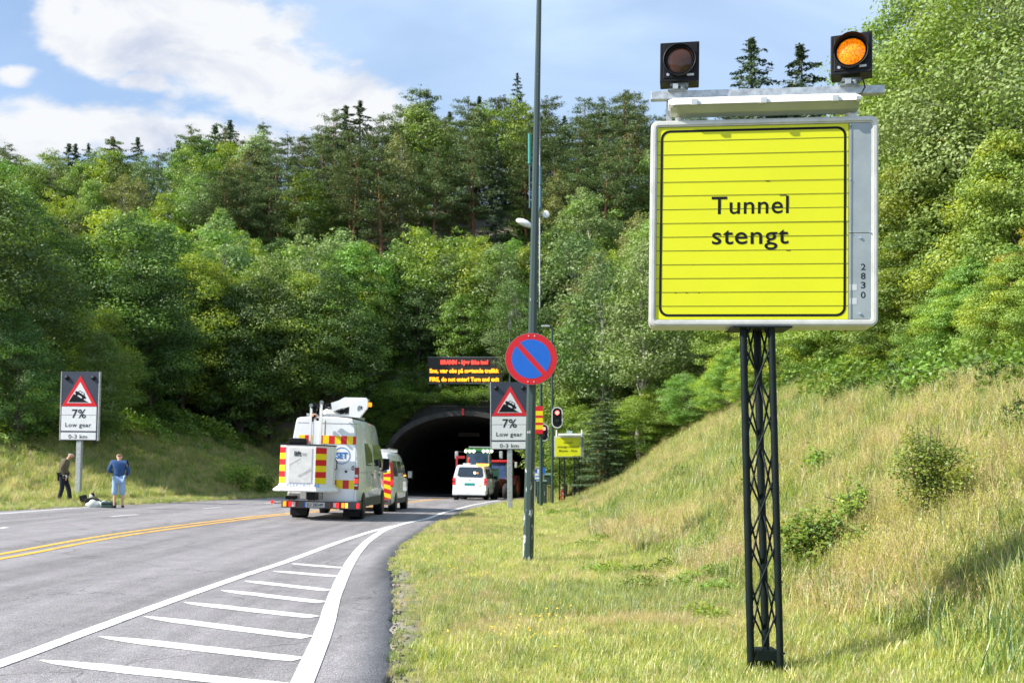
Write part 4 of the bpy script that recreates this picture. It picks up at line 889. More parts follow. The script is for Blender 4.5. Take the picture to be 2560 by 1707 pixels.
slab(mb, [(450, 200), (560, 190), (560, 214), (455, 232)], -.4, -.2, mBlack)
for c_ in ((452, 215), (562, 178)): mb.disc((B2(c_[0]), -.46, C2(c_[1])), .05, mGreyP, 14, th=.1)
mb.build('knuckle', bm_)
pl = [(B2(160), -.62), (B2(238), -.84), (B2(553), -.84), (B2(650), -.62), (B2(712), -.42), (B2(712), -.12), (B2(160), -.12)]
def shell(mb, plan, z0, z1, m_, g0=0., g1=0.):
    cx_ = sum(p[0] for p in plan)/len(plan); cy_ = sum(p[1] for p in plan)/len(plan); n = len(plan)
    gr_ = lambda p, g: (cx_+(p[0]-cx_)*(1+g), cy_+(p[1]-cy_)*(1+g))
    vs = [(*gr_(p, g0), z0) for p in plan]+[(*gr_(p, g1), z1) for p in plan]; mb.add(vs, [list(range(n))[::-1], list(range(n, 2*n))]+[[i, (i+1) % n, n+(i+1) % n, n+i] for i in range(n)], m_)
zt_, zb_ = 2.05, 1.0
mb = MB(); shell(mb, pl, zb_, zt_, mWhite); bk = mb.build('bucket', van)
mb = MB(); shell(mb, pl, zt_+.002, zt_+.035, mBlack, .03, .03); mb.build('rim', bk)
mb = MB(); shell(mb, pl, zb_-.075, zb_-.003, mWhite, .06, .02); shell(mb, pl, zb_-.17, zb_-.077, mWhite, .24, .1); shell(mb, pl, zb_-.20, zb_-.172, mWhite, .2, .23); mb.build('skirt', bk)
for (p, q) in ((pl[0], pl[1]), (pl[2], pl[3])):
    nx_, ny_ = (q[1]-p[1]), -(q[0]-p[0]); l_ = math.hypot(nx_, ny_); nx_, ny_ = nx_/l_*.008, ny_/l_*.008; mb = MB()
    for i in range(6):
        z0, z1 = 1.02+i*.163, 1.02+(i+1)*.163; mb.add([(p[0]+nx_, p[1]+ny_, z0), (q[0]+nx_, q[1]+ny_, z0), (q[0]+nx_, q[1]+ny_, z1), (p[0]+nx_, p[1]+ny_, z1)], [[0, 1, 2, 3]], mChev if i % 2 == 0 else mRed)
    mb.build('warning_stripes', bk)
mb = MB(); mb.bx(B2(275), B2(515), -.852, -.842, 1.04, 1.98, M('moulded_panel', (.66, .66, .64), .5)); 
for (a_, b_, c_, d_) in ((280, 860, 400, 785), (370, 975, 510, 895), (385, 985, 515, 910)): mb.add([(B2(a_), -.856, C2(b_)), (B2(c_), -.856, C2(d_)), (B2(c_), -.856, C2(d_)+.012), (B2(a_), -.856, C2(b_)+.012)], [[0, 1, 2, 3]], mGreyP)
mb.build('front_panel', bk)
mb = MB(); fit(mb, 'lift', B2(368), C2(760), -.858, .2, .13, mInk, .02); fit(mb, 'co', B2(437), C2(752), -.858, .11, .10, mGreyP, .0); fit(mb, 'ELEKTRO', B2(390), zb_-.062, -.89, .62, .065, mLogo, .0, .003, 1.2); fit(mb, 'AS', B2(577), zb_-.062, -.89, .16, .075, mLogo, .02, .003); mb.build('lettering', bk)
mb = MB(); mb.bx(B2(235), B2(420), -.55, -.3, zt_+.04, zt_+.2, mBlack, .03); mb.build('tool_bag', bk)
mb = MB(); mb.bx(B2(375), B2(435), -.5, -.1, .6, .8, mWhite); mb.build('support', bk); mb = MB(); mb.bx(B2(450), B2(530), -.45, 0, .56, .8, mBlack); mb.bx(B2(200), B2(300), -.3, 0, .56, .66, mBlack); mb.path([(B2(700), -.2, 1.75), (B2(735), -.25, 1.65), (B2(730), -.2, 1.45), (B2(705), -.2, 1.4)], .014, mBlack, 6); mb.build('support', bk)

# second van with diagonal chevrons ---------------------------------
Df = 34.8; Xf = -5.17; zf = float(road_z(Xf, Df)); sF = FPX/Df
v2 = thing('chevron_van', 'white van with diagonal red and yellow chevrons ahead of the bucket van', 'van', (Xf, Df, zf-.06), rot=(0, R(1.4), R(-1.2)))
S = (.98, .3, 2.12, .15, 1.2, .12); T_ = SH_(.05)
mb = MB(); loft(mb, [(0, .05, hp(.94, .34, 2.08, .16, 1.2, .14)), (.08, .05, hp(.98, .3, 2.12, .15, 1.2)), (2.8, 0, hp(.985, .3, 2.14, .16, 1.2)), (3.5, 0, hp(.98, .3, 2.05, .17, 1.2)), (4.2, 0, hp(.97, .3, 1.4, .08, 1.1, .08)), (4.8, 0, hp(.9, .3, 1.1, .05, .9)), (4.97, 0, hp(.8, .36, .9, .05, .75, .06))], mWhiteP); body = mb.build('body', v2)
for sg in (-1, 1):
    mb = rb(); mb.prism([(sg*.12, 1.42), (sg*.76, 1.42), (sg*.72, 1.92), (sg*.12, 1.92)], -.008, .0, mGlass); mb.build('rear_window', body)
    mb = rb(); n = 0
    for i in range(9):
        z0 = .36+i*.15; poly = []
        for (x, dz) in ((.08, .0), (.93, -.24), (.93, -.09), (.08, .15)):
            poly.append((sg*x, min(1.52 if x > .5 else 1.28, max(.32, z0+dz+.1))))
        if max(p[1] for p in poly)-min(p[1] for p in poly) > .02: mb.prism(poly, -.007-.0006*(i % 2), -.001, mRed if i % 2 else mChev)
    mb.build('chevrons', body)
    mb = rb(); mb.prism([(sg*.90, .95), (sg*1.0, .95), (sg*.99, 1.3), (sg*.93, 1.8), (sg*.86, 1.8), (sg*.90, 1.3)], -.02, .10, mRedD); mb.prism([(sg*.91, 1.0), (sg*.985, 1.0), (sg*.98, 1.2), (sg*.91, 1.15)], -.028, -.02, mRedL); mb.build('tail_light', v2)
    for y in (.95, 4.0): wheel(v2, sg*.86, y, .33, .22, sg)
    mb = MB()
    for y in (.95, 4.0): mb.lathe([(.001, 0), (.4, 0), (.4, sg*-.2)], mBlack, 'X', (sg*.985, y, .34), 26)
    side_patch(mb, S, 1.4, 3.6, .32, .5, sg, mSill, .012); mb.build('sill', body)
    mb = MB(); side_patch(mb, S, .3, 1.5, 1.3, 1.85, sg, mGlass); mb.build('side_window', body); mb = MB(); side_patch(mb, S, 1.62, 2.7, 1.28, 1.85, sg, mGlass); mb.build('side_window', body); mb = MB(); side_patch(mb, S, 2.8, 3.75, 1.25, 1.82, sg, mGlass, y1t=3.45); mb.build('side_window', body)
    mb = MB(); mb.box((sg*1.15, 3.5, 1.35), (.2, .12, .3), mBlack, .03); mb.box((sg*1.15, 3.437, 1.36), (.15, .01, .24), mChrome); mb.path([(sg*.95, 3.5, 1.25), (sg*1.1, 3.5, 1.28)], .03, mBlack); mb.build('mirror', v2)
mb = rb(); mb.bx(-.006, .006, -.009, 0, .4, 2.0, mSeamD); mb.bx(-.26, .26, -.012, 0, .56, .67, mSignW); fit(mb, 'EK 56231', 0, .585, -.013, .4, .07, mInk) if False else None; mb.build('rear_doors', body)
mb = MB(); mb.bx(-.95, .95, -.10, .04, .32, .5, mSill, .02); mb.bx(.5, .8, -.11, -.1, .42, .47, mRedD); mb.bx(-.8, -.5, -.11, -.1, .42, .47, mRedD); mb.build('bumper', v2)
mb = MB()
for y in (.3, 1.3, 2.3): mb.bx(-.8, .8, y, y+.05, 2.17, 2.25, mAlu)
for x in (-.78, .78): mb.bx(x-.02, x+.02, .25, 2.4, 2.25, 2.28, mAlu)
mb.build('roof_rack', v2)
mb = MB(); mb.add([(-.7, 3.52, 1.98), (.7, 3.52, 1.98), (.82, 4.18, 1.38), (-.82, 4.18, 1.38)], [[0, 1, 2, 3]], mGlass); mb.build('windscreen', v2)

# white minivan ------------------------------------------------------
Dm = 55.; Xm = -2.36; zm = float(road_z(Xm, Dm))
v3 = thing('minivan', 'white minivan with a lit amber light bar at the tunnel mouth', 'van', (Xm, Dm, zm-.02), rot=(0, R(.8), R(-5.5)))
S = (.95, .28, 1.94, .17, 1.12, .12); T_ = SH_(.10)
mb = MB(); loft(mb, [(0, .10, hp(.91, .32, 1.88, .16, 1.12, .14)), (.08, .10, hp(.95, .28, 1.94, .17, 1.12)), (2.8, 0, hp(.955, .28, 1.95, .17, 1.12)), (3.4, 0, hp(.95, .28, 1.85, .18, 1.1)), (4.1, 0, hp(.94, .28, 1.25, .08, 1.0, .08)), (4.75, 0, hp(.88, .3, 1.0, .05, .8)), (4.9, 0, hp(.75, .36, .82, .05, .7, .06))], mWhiteP); body = mb.build('body', v3)
M9 = lambda a_: (a_-534)/441; N9 = lambda b_: (1360-b_)/441
mb = rb(); mb.prism([(M9(228), N9(755)), (M9(262), N9(565)), (M9(300), N9(548)), (M9(800), N9(552)), (M9(838), N9(570)), (M9(866), N9(755)), (M9(830), N9(798)), (M9(290), N9(790))], -.012, -.001, mGlass); rw = mb.build('rear_window', body)
mb = rb(); mb.disc((M9(655), -.03, N9(685)), .07, M('pale_glow_spot', (.8, .9, .6), .3, emit=(.8, 1, .5), es=1.5), 12, th=.01); mb.disc((M9(725), -.03, N9(690)), .045, mOrgL, 12, th=.01); mb.build('window_glow_spots', rw)  # two small glowing discs laid on the rear glass as bright spots
for sg in (-1, 1):
    mb = rb(); mb.bx(sg*.80, sg*.945, -.02, .12, .86, 1.24, mRedD, .02); mb.bx(sg*.815, sg*.93, -.028, -.02, 1.1, 1.2, mRedL); mb.bx(sg*.815, sg*.93, -.028, -.02, .88, .97, mRedL); mb.build('tail_light', v3)
    for y in (.9, 4.0): wheel(v3, sg*.83, y, .33, .22, sg)
    for y in (.9, 4.0): mb = MB(); mb.lathe([(.001, 0), (.39, 0), (.39, sg*-.2)], mBlack, 'X', (sg*.956, y, .34), 24); mb.build('wheel_arch', body)
    mb = MB(); side_patch(mb, S, .35, 1.45, 1.2, 1.75, sg, mGlass, y0t=.5); mb.build('side_window', body); mb = MB(); side_patch(mb, S, 1.55, 2.55, 1.2, 1.75, sg, mGlass); mb.build('side_window', body); mb = MB(); side_patch(mb, S, 2.65, 3.7, 1.18, 1.72, sg, mGlass, y1t=3.3); mb.build('side_window', body)
    mb = MB(); mb.box((sg*1.08, 3.35, 1.25), (.2, .1, .2), mBlack, .03); mb.build('mirror', v3)
mb = rb(); mb.bx(M9(410), M9(655), -.02, 0, N9(992), N9(935), M('green_number_plate', (.0, .26, .22), .4)); mb.build('number_plate', body)
mb = rb(); mb.box((M9(795), -.006, N9(995)), (.1, .008, .09), M('yellow_green_sticker', (.5, .55, .1), .5)); mb.box((0, -.008, N9(850)), (.08, .01, .05), mChrome); mb.build('badge', body)
mb = MB(); mb.bx(-.93, .93, -.12, .05, .30, .58, mWhiteP, .04); mb.bx(-.7, .7, -.10, .3, .22, .30, mBlack); mb.build('bumper', v3)
mb = MB(); mb.bx(M9(690), M9(985), .1, .35, N9(510), N9(462), M('lit_amber_bar', (.9, .5, .05), .3, emit=(1, .45, .06), es=1.7), .02); mb.build('light_bar', v3)
mb = MB(); mb.bx(M9(355), M9(540), .2, .5, N9(490), N9(455), mWhite, .02); mb.build('roof_box', v3)

# tractors -------------------------------------------------------------
mFrm = M('dark_machine_green', (.02, .06, .03), .5)
def tractor(name, label, X, D, rz, cbody, croof, rimc, loader=None, lights=True, scale=1.):
    t = thing(name, label, 'tractor', (X, D, float(road_z(X, D))), rz, 'tractors at the tunnel mouth'); t.scale = (scale,)*3
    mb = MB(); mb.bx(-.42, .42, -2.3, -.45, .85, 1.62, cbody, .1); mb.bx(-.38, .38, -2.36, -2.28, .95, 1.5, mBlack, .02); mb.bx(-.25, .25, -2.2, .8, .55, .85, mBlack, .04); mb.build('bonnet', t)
    mb = MB(); mb.bx(-.80, .80, -.45, 1.2, .95, 1.5, mFrm, .05)
    for x, y in ((-.78, -.45), (.78, -.45), (-.78, 1.15), (.78, 1.15)): mb.path([(x, y, 1.4), (x*.9, y*.92, 2.9)], .045, mFrm, 6)
    cab = mb.build('cab', t)
    mb = MB(); mg = M('tractor_glass', (.05, .09, .18), .08, 0, .3, 2); mb.add([(-.76, -.47, 1.5), (.76, -.47, 1.5), (.69, -.44, 2.86), (-.69, -.44, 2.86)], [[0, 1, 2, 3]], mg)
    for sg in (-1, 1): mb.add([(sg*.79, -.42, 1.5), (sg*.79, 1.12, 1.5), (sg*.71, 1.05, 2.86), (sg*.71, -.38, 2.86)], [[0, 1, 2, 3]], mg)
    mb.add([(-.76, 1.17, 1.5), (.76, 1.17, 1.5), (.69, 1.1, 2.86), (-.69, 1.1, 2.86)], [[0, 1, 2, 3]], mg); mb.build('cab_window', cab)
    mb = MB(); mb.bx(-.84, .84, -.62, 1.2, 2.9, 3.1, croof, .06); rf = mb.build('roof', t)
    if lights:
        ml = M('lit_work_lamp', (.9, .95, .6), .3, emit=(1, 1, .55), es=2.6)
        for x in (-.8, -.55, -.31, .29, .52, .78): mb = MB(); mb.disc((x, -.72, 2.93), .085, ml, 16, th=.08); mb.build('work_lamp', rf)
        mb = MB(); mb.tube((-.62, 0, 3.19), (.7, 0, 3.17), .035, mAlu); mb.build('light_tube', rf)
    for sg in (-1, 1):
        wheel(t, sg*.98, .75, .86, .5, sg, rimcol=rimc); wheel(t, sg*.9, -1.75, .62, .4, sg, rimcol=rimc)
        mb = MB(); vs = []; fs = []
        for i in range(13):
            a_ = R(15+150*i/12); vs += [(sg*.74, .75+1.0*math.cos(a_), .86+1.0*math.sin(a_)), (sg*1.24, .75+1.0*math.cos(a_), .86+1.0*math.sin(a_))]
        for i in range(12): fs.append([2*i, 2*i+1, 2*i+3, 2*i+2])
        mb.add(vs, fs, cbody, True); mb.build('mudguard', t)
        mb = MB(); mb.box((sg*1.36, -.5, 2.7), (.2, .1, .46), mAlu, .04); mb.path([(sg*.78, -.45, 2.85), (sg*1.36, -.5, 2.93), (sg*1.36, -.5, 2.8)], .02, mBlack, 6); mb.build('mirror', t)
    if loader:
        for sg in (-1,):
            mb = MB(); mb.bx(sg*1.28, sg*1.4, -1.0, -.8, 1.2, 2.6, loader); mb.bx(sg*.85, sg*1.4, -.98, -.82, 2.48, 2.64, loader); mb.path([(sg*.62, -.9, 2.5), (sg*.62, -2.4, 1.5), (sg*.62, -3.1, .5)], .08, loader, 6); mb.build('loader_arm', t)
    mb = MB(); mb.path([(.6, -.7, 1.5), (.6, -.7, 2.7), (.66, -.75, 2.85)], .05, mChrome, 8); mb.build('exhaust', t); return t
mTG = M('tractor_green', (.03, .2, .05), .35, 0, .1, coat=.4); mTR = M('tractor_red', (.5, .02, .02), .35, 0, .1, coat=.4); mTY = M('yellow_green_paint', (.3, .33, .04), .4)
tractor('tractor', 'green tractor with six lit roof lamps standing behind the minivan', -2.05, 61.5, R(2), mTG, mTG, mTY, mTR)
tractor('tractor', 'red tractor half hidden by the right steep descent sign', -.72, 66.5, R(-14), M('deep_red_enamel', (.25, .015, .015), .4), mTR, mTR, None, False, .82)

# ---------------------------------------------------------------- people
def skin(name, nodes, edges, m_, parent, root=0, sub=1):
    me = bpy.data.meshes.new(name); me.from_pydata([n[0] for n in nodes], edges, []); o = bpy.data.objects.new(name, me); COL.objects.link(o)
    md = o.modifiers.new('skin', 'SKIN'); md.use_smooth_shade = True
    if not me.skin_vertices:
        bm = bmesh.new(); bm.from_mesh(me); bm.verts.layers.skin.verify(); bm.to_mesh(me); bm.free()
    for i, n in enumerate(nodes):
        sv_ = me.skin_vertices[0].data[i]; r = n[1]; sv_.radius = r if isinstance(r, tuple) else (r, r); sv_.use_root = (i == root)
    ms = o.modifiers.new('sub', 'SUBSURF'); ms.levels = sub; ms.render_levels = sub
    bpy.context.view_layer.update()
    m2 = bpy.data.meshes.new_from_object(o.evaluated_get(bpy.context.evaluated_depsgraph_get())); bpy.data.objects.remove(o)
    m2.materials.clear(); m2.materials.append(m_); m2.polygons.foreach_set('use_smooth', [True]*len(m2.polygons)); return link(name, m2, parent)
mSkin = M('skin', (.55, .32, .22), .55, 0, .08); mHairG = M('grey_hair', (.42, .38, .34), .7); mHairB = M('brown_hair', (.3, .19, .1), .7)
def person(label, X, D, z, rz, J, jacket, trousers, hair, shorts=False, sleeve=True):
    t = thing('person', label, 'person', (X, D, z), rz); P_ = lambda k: J[k]
    names = ['pelvis', 'waist', 'chest', 'neck', 'head', 'crown', 'hipL', 'kneeL', 'ankL', 'toeL', 'hipR', 'kneeR', 'ankR', 'toeR', 'shL', 'elL', 'wrL', 'paL', 'shR', 'elR', 'wrR', 'paR', 'nose', 'earL', 'earR', 'chin']
    rad = dict(pelvis=.09, waist=.08, chest=.09, neck=.05, head=.088, crown=.075, hipL=.06, kneeL=.055, ankL=.036, toeL=.03, hipR=.06, kneeR=.055, ankR=.036, toeR=.03, shL=.035, elL=.03, wrL=.026, paL=.03, shR=.035, elR=.03, wrR=.026, paR=.03, nose=.016, earL=.018, earR=.018, chin=.05)
    nodes = [(J[n_], rad[n_]) for n_ in names]; ix = {n_: i for i, n_ in enumerate(names)}
    E = [(ix[a], ix[b]) for a, b in [('pelvis', 'waist'), ('waist', 'chest'), ('chest', 'neck'), ('neck', 'head'), ('head', 'crown'), ('head', 'nose'), ('head', 'earL'), ('head', 'earR'), ('head', 'chin'), ('pelvis', 'hipL'), ('hipL', 'kneeL'), ('kneeL', 'ankL'), ('ankL', 'toeL'), ('pelvis', 'hipR'), ('hipR', 'kneeR'), ('kneeR', 'ankR'), ('ankR', 'toeR'), ('chest', 'shL'), ('shL', 'elL'), ('elL', 'wrL'), ('wrL', 'paL'), ('chest', 'shR'), ('shR', 'elR'), ('elR', 'wrR'), ('wrR', 'paR')]]
    for s_ in 'LR':                                     # five unequal, curled fingers on each hand
        w0, p0 = Vector(J['wr'+s_]), Vector(J['pa'+s_]); d = (p0-w0).normalized(); a = d.cross(Vector((.3, .2, 1))).normalized(); b = d.cross(a)
        for k, (off, ln) in enumerate(((-.028, .06), (-.01, .075), (.01, .07), (.028, .055))):
            q0 = p0+a*off+d*.02; q1 = q0+d*ln*.6; q2 = q1+d*ln*.3+b*ln*.35; i0 = len(nodes); nodes += [(tuple(q0), .010), (tuple(q1), .009), (tuple(q2), .008)]; E += [(ix['pa'+s_], i0), (i0, i0+1), (i0+1, i0+2)]
        q0 = w0.lerp(p0, .5)-a*.035; q1 = q0-a*.02+d*.045; i0 = len(nodes); nodes += [(tuple(q0), .011), (tuple(q1), .009)]; E += [(ix['wr'+s_], i0), (i0, i0+1)]
    skin('body', nodes, E, mSkin, t)
    def sub(ns, es, rr, m_, nm, root=0, lv=1):
        nd = [(J[n_], rr.get(n_, rad.get(n_, .05))) for n_ in ns]; i_ = {n_: i for i, n_ in enumerate(ns)}; return skin(nm, nd, [(i_[a], i_[b]) for a, b in es], m_, t, root, lv)
    J['hem'] = tuple(Vector(J['pelvis'])+Vector((0, 0, -.02))); J['collar'] = tuple(Vector(J['neck'])+Vector((-.01, 0, -.03)))
    sub(['hem', 'waist', 'chest', 'collar', 'shL', 'elL', 'wrL', 'shR', 'elR', 'wrR'], [('hem', 'waist'), ('waist', 'chest'), ('chest', 'collar'), ('chest', 'shL'), ('shL', 'elL'), ('elL', 'wrL'), ('chest', 'shR'), ('shR', 'elR'), ('elR', 'wrR')], dict(hem=(.155, .165), waist=(.15, .165), chest=(.185, .19), collar=.10, shL=.095, elL=.062, wrL=.047, shR=.095, elR=.062, wrR=.047), jacket, 'jacket')
    if shorts:
        J['kL'] = tuple(Vector(J['hipL']).lerp(Vector(J['kneeL']), 1.3)); J['kR'] = tuple(Vector(J['hipR']).lerp(Vector(J['kneeR']), 1.3))
    else: J['kL'] = tuple(Vector(J['ankL'])+Vector((0, 0, .02))); J['kR'] = tuple(Vector(J['ankR'])+Vector((0, 0, .02)))
    nl = ['pelvis', 'hipL', 'kneeL', 'kL', 'hipR', 'kneeR', 'kR'] if not shorts else ['pelvis', 'hipL', 'kL', 'hipR', 'kR']
    el = [('pelvis', 'hipL'), ('hipL', 'kneeL'), ('kneeL', 'kL'), ('pelvis', 'hipR'), ('hipR', 'kneeR'), ('kneeR', 'kR')] if not shorts else [('pelvis', 'hipL'), ('hipL', 'kL'), ('pelvis', 'hipR'), ('hipR', 'kR')]
    sub(nl, el, dict(pelvis=.145, hipL=.108, kneeL=.085, kL=.1 if shorts else .07, hipR=.108, kneeR=.085, kR=.1 if shorts else .07), trousers, 'shorts' if shorts else 'trousers')
    for s_ in 'LR':
        a, b = Vector(J['ank'+s_]), Vector(J['toe'+s_]); skin('shoe', [(tuple(a+Vector((-.03, 0, -.02))), .045), (tuple(a+Vector((.03, 0, -.03))), .05), (tuple(b), .042)], [(0, 1), (1, 2)], mBlack, t)
    h, c_, nz = Vector(J['head']), Vector(J['crown']), Vector(J['nose']); bk_ = (h-nz).normalized()
    skin('hair', [(tuple(h+bk_*.035+Vector((0, 0, -.02))), .095), (tuple(h+bk_*.02+Vector((0, 0, .05))), .096), (tuple(c_+bk_*.01), .08)], [(0, 1), (1, 2)], hair, t)
    return t
D = 33.8; p = at(160, 1262, D); zg_ = p.z
person('grey haired person in olive jacket and dark trousers looking down beside the sign pole', p.x, D, G(p.x, D)-.03, R(8),
 dict(pelvis=(-.05, 0, .93), waist=(-.06, 0, 1.08), chest=(.0, 0, 1.34), neck=(.10, 0, 1.50), head=(.21, 0, 1.60), crown=(.20, 0, 1.67), hipL=(-.05, .1, .9), kneeL=(.10, .11, .50), ankL=(.16, .12, .09), toeL=(.29, .13, .045), hipR=(-.05, -.1, .9), kneeR=(-.04, -.11, .5), ankR=(-.14, -.12, .09), toeR=(-.01, -.13, .045),
      shL=(.02, .19, 1.42), elL=(-.02, .24, 1.13), wrL=(.12, .16, .95), paL=(.17, .13, .9), shR=(.02, -.19, 1.42), elR=(-.04, -.25, 1.14), wrR=(.06, -.22, .92), paR=(.09, -.21, .85), nose=(.315, 0, 1.575), earL=(.20, .09, 1.59), earR=(.20, -.09, 1.59), chin=(.25, 0, 1.53)),
 M('olive_cloth', (.13, .11, .065), .9, 0, .2), M('navy_cloth', (.012, .014, .025), .9, 0, .2), mHairG)
tcam = thing('camera', 'small silver camera held at the hip of the grey haired person', 'camera', (p.x+.13, D-.25, G(p.x, D)+.86)); mb = MB(); mb.box((0, 0, 0), (.13, .06, .09), mSignW, .01); mb.build('camera_body', tcam); mb = MB(); mb.lathe([(.04, -.09), (.042, -.03), (.001, -.09)], mBlack, 'Y', (0, 0, 0), 14); mb.build('lens', tcam)
D = 31.2; p = at(296, 1266, D)
person('person in blue jacket and pale denim shorts seen from behind', p.x, D, float(road_z(p.x, D))+.0, R(108),
 dict(pelvis=(0, 0, .93), waist=(0, 0, 1.08), chest=(.02, 0, 1.34), neck=(.05, 0, 1.51), head=(.10, .0, 1.61), crown=(.09, .0, 1.69), hipL=(0, .1, .9), kneeL=(.02, .11, .5), ankL=(-.02, .12, .09), toeL=(.12, .14, .045), hipR=(0, -.1, .9), kneeR=(.02, -.11, .5), ankR=(-.02, -.12, .09), toeR=(.12, -.14, .045),
      shL=(.02, .2, 1.43), elL=(.0, .30, 1.17), wrL=(.20, .20, 1.12), paL=(.26, .15, 1.12), shR=(.02, -.2, 1.43), elR=(.02, -.29, 1.16), wrR=(.17, -.21, 1.02), paR=(.23, -.17, 1.0), nose=(.205, .0, 1.585), earL=(.09, .09, 1.6), earR=(.09, -.09, 1.6), chin=(.14, 0, 1.54)),
 M('blue_cloth', (.02, .07, .19), .85, 0, .2), M('pale_denim', (.27, .4, .6), .9, 0, .12), mHairB, True)
# kit on the ground
D = 31.5; p = at(238, 1266, D); zr = G(p.x, D)+.02
t = thing('camera_bag', 'pale grey soft bag lying on the road edge beside the people', 'bag', (p.x, D, zr)); mb = MB()
def lump(mb, c, r, m_, n=260, amp=.18):
    bm = bmesh.new(); bmesh.ops.create_icosphere(bm, subdivisions=3, radius=1); vs = []
    for v in bm.verts:
        q = v.co*(1+amp*math.sin(v.co.x*5+v.co.y*3)*math.cos(v.co.z*4+c[0]*9)); vs.append((c[0]+q.x*r[0], c[1]+q.y*r[1], c[2]+max(q.z, -.6)*r[2]))
    bm.verts.index_update(); mb.add(vs, [[v.index for v in f.verts] for f in bm.faces], m_, True); bm.free()
lump(mb, (-.02, 0, .11), (.26, .2, .16), M('pale_fabric', (.42, .45, .43), .8, 0, .2)); lump(mb, (.22, .03, .10), (.2, .18, .14), M('pale_fabric', (.4, .4, .4))); mb.build('bag_body', t); mb = MB(); mb.path([(-.2, 0, .2), (0, -.05, .38), (.2, 0, .22)], .014, mBlack, 6); mb.build('strap', t)
p2 = at(222, 1255, 31.9); t = thing('camera_kit', 'black and white camera equipment piled behind the grey bag', 'equipment', (p2.x, 31.9, G(p2.x, 31.9))); 
for (x, z, a_, b_, c_, m_) in ((-.15, .18, .2, .15, .34, mBlack), (.08, .27, .12, .12, .2, mSignW), (.02, .16, .3, .2, .18, mBlack), (.22, .16, .2, .16, .14, mBlack), (.12, .36, .08, .1, .12, mBlack)):
    mb = MB(); mb.box((x, rng.uniform(-.05, .05), z), (a_, b_, c_), m_, .03, Matrix.Rotation(rng.uniform(-.5, .5), 4, 'Y')); mb.build('equipment_case', t)
p3 = at(272, 1263, 31.4); t = thing('equipment_bag', 'dark green boxy bag between the grey bag and the person in shorts', 'bag', (p3.x, 31.4, G(p3.x, 31.4)+.02)); mb = MB(); mb.box((0, 0, .13), (.4, .3, .22), M('dark_green_fabric', (.03, .07, .06), .85), .06); mb.build('bag_body', t); mb = MB(); mb.bx(-.18, .18, -.16, -.15, .16, .19, mBlack); mb.path([(-.1, 0, .23), (0, 0, .31), (.1, 0, .23)], .012, mBlack, 6); mb.build('handle', t)
# ---------------------------------------------------------------- foliage meshes
def unit(v): return v/np.maximum(np.linalg.norm(v, axis=-1, keepdims=True), 1e-9)
def leaves(P, Nrm, size, asp=.62, fold=0.):
    """one folded rhombus per leaf"""
    n = len(P); size = np.broadcast_to(np.asarray(size, float), (n,))[:, None]
    t = unit(np.cross(Nrm, rng.normal(size=(n, 3)))); b = np.cross(Nrm, t)
    V = np.stack([P-t*size*.5, P+b*size*asp*.5+t*size*.05, P+t*size*.5, P-b*size*asp*.5+t*size*.05], 1)
    if fold: V[:, [0, 2]] -= (Nrm*size*fold)[:, None]
    return V.reshape(-1, 3), np.arange(4*n).reshape(n, 4)
def ball(n):  return unit(rng.normal(size=(n, 3)))
def bark(name, c1, c2, sc=6): return M(name, c2, .9, 0, .3, sc, bump=.4, bscale=20, alt=c1)
bBirch = bark('birch_bark', (.12, .1, .09), (.55, .53, .48), 5); bPine = bark('pine_bark', (.12, .055, .03), (.3, .15, .08)); bDark = bark('grey_bark', (.05, .045, .035), (.14, .12, .09))
lMid = leaf_mat('broad_leaf', (.11, .22, .024), (.165, .31, .04), .28); lLime = leaf_mat('lime_leaf', (.18, .29, .018), (.26, .38, .035), .34)
lSilver = leaf_mat('silvery_leaf', (.15, .245, .065), (.22, .32, .10), .24, .03); lDark = leaf_mat('dark_leaf', (.045, .105, .02), (.08, .16, .028), .3)
lPine = leaf_mat('pine_needles', (.055, .11, .03), (.13, .19, .055), .2, .03, .02); lSpruce = leaf_mat('spruce_needles', (.035, .075, .03), (.08, .125, .045), .15, .03, .02)
lOlive = leaf_mat('olive_birch_leaf', (.14, .175, .035), (.21, .24, .065), .3); lYel = leaf_mat('yellowing_leaf', (.3, .3, .03), (.42, .36, .05), .5)
def limb_mesh(name, paths, m_, n=6):
    mb = MB()
    for pts, rs in paths: mb.path(pts, rs, m_, n)
    me = bpy.data.meshes.new(name); me.from_pydata(mb.v, [], mb.f); me.materials.append(m_); me.polygons.foreach_set('use_smooth', [True]*len(mb.f)); me.update(); return me
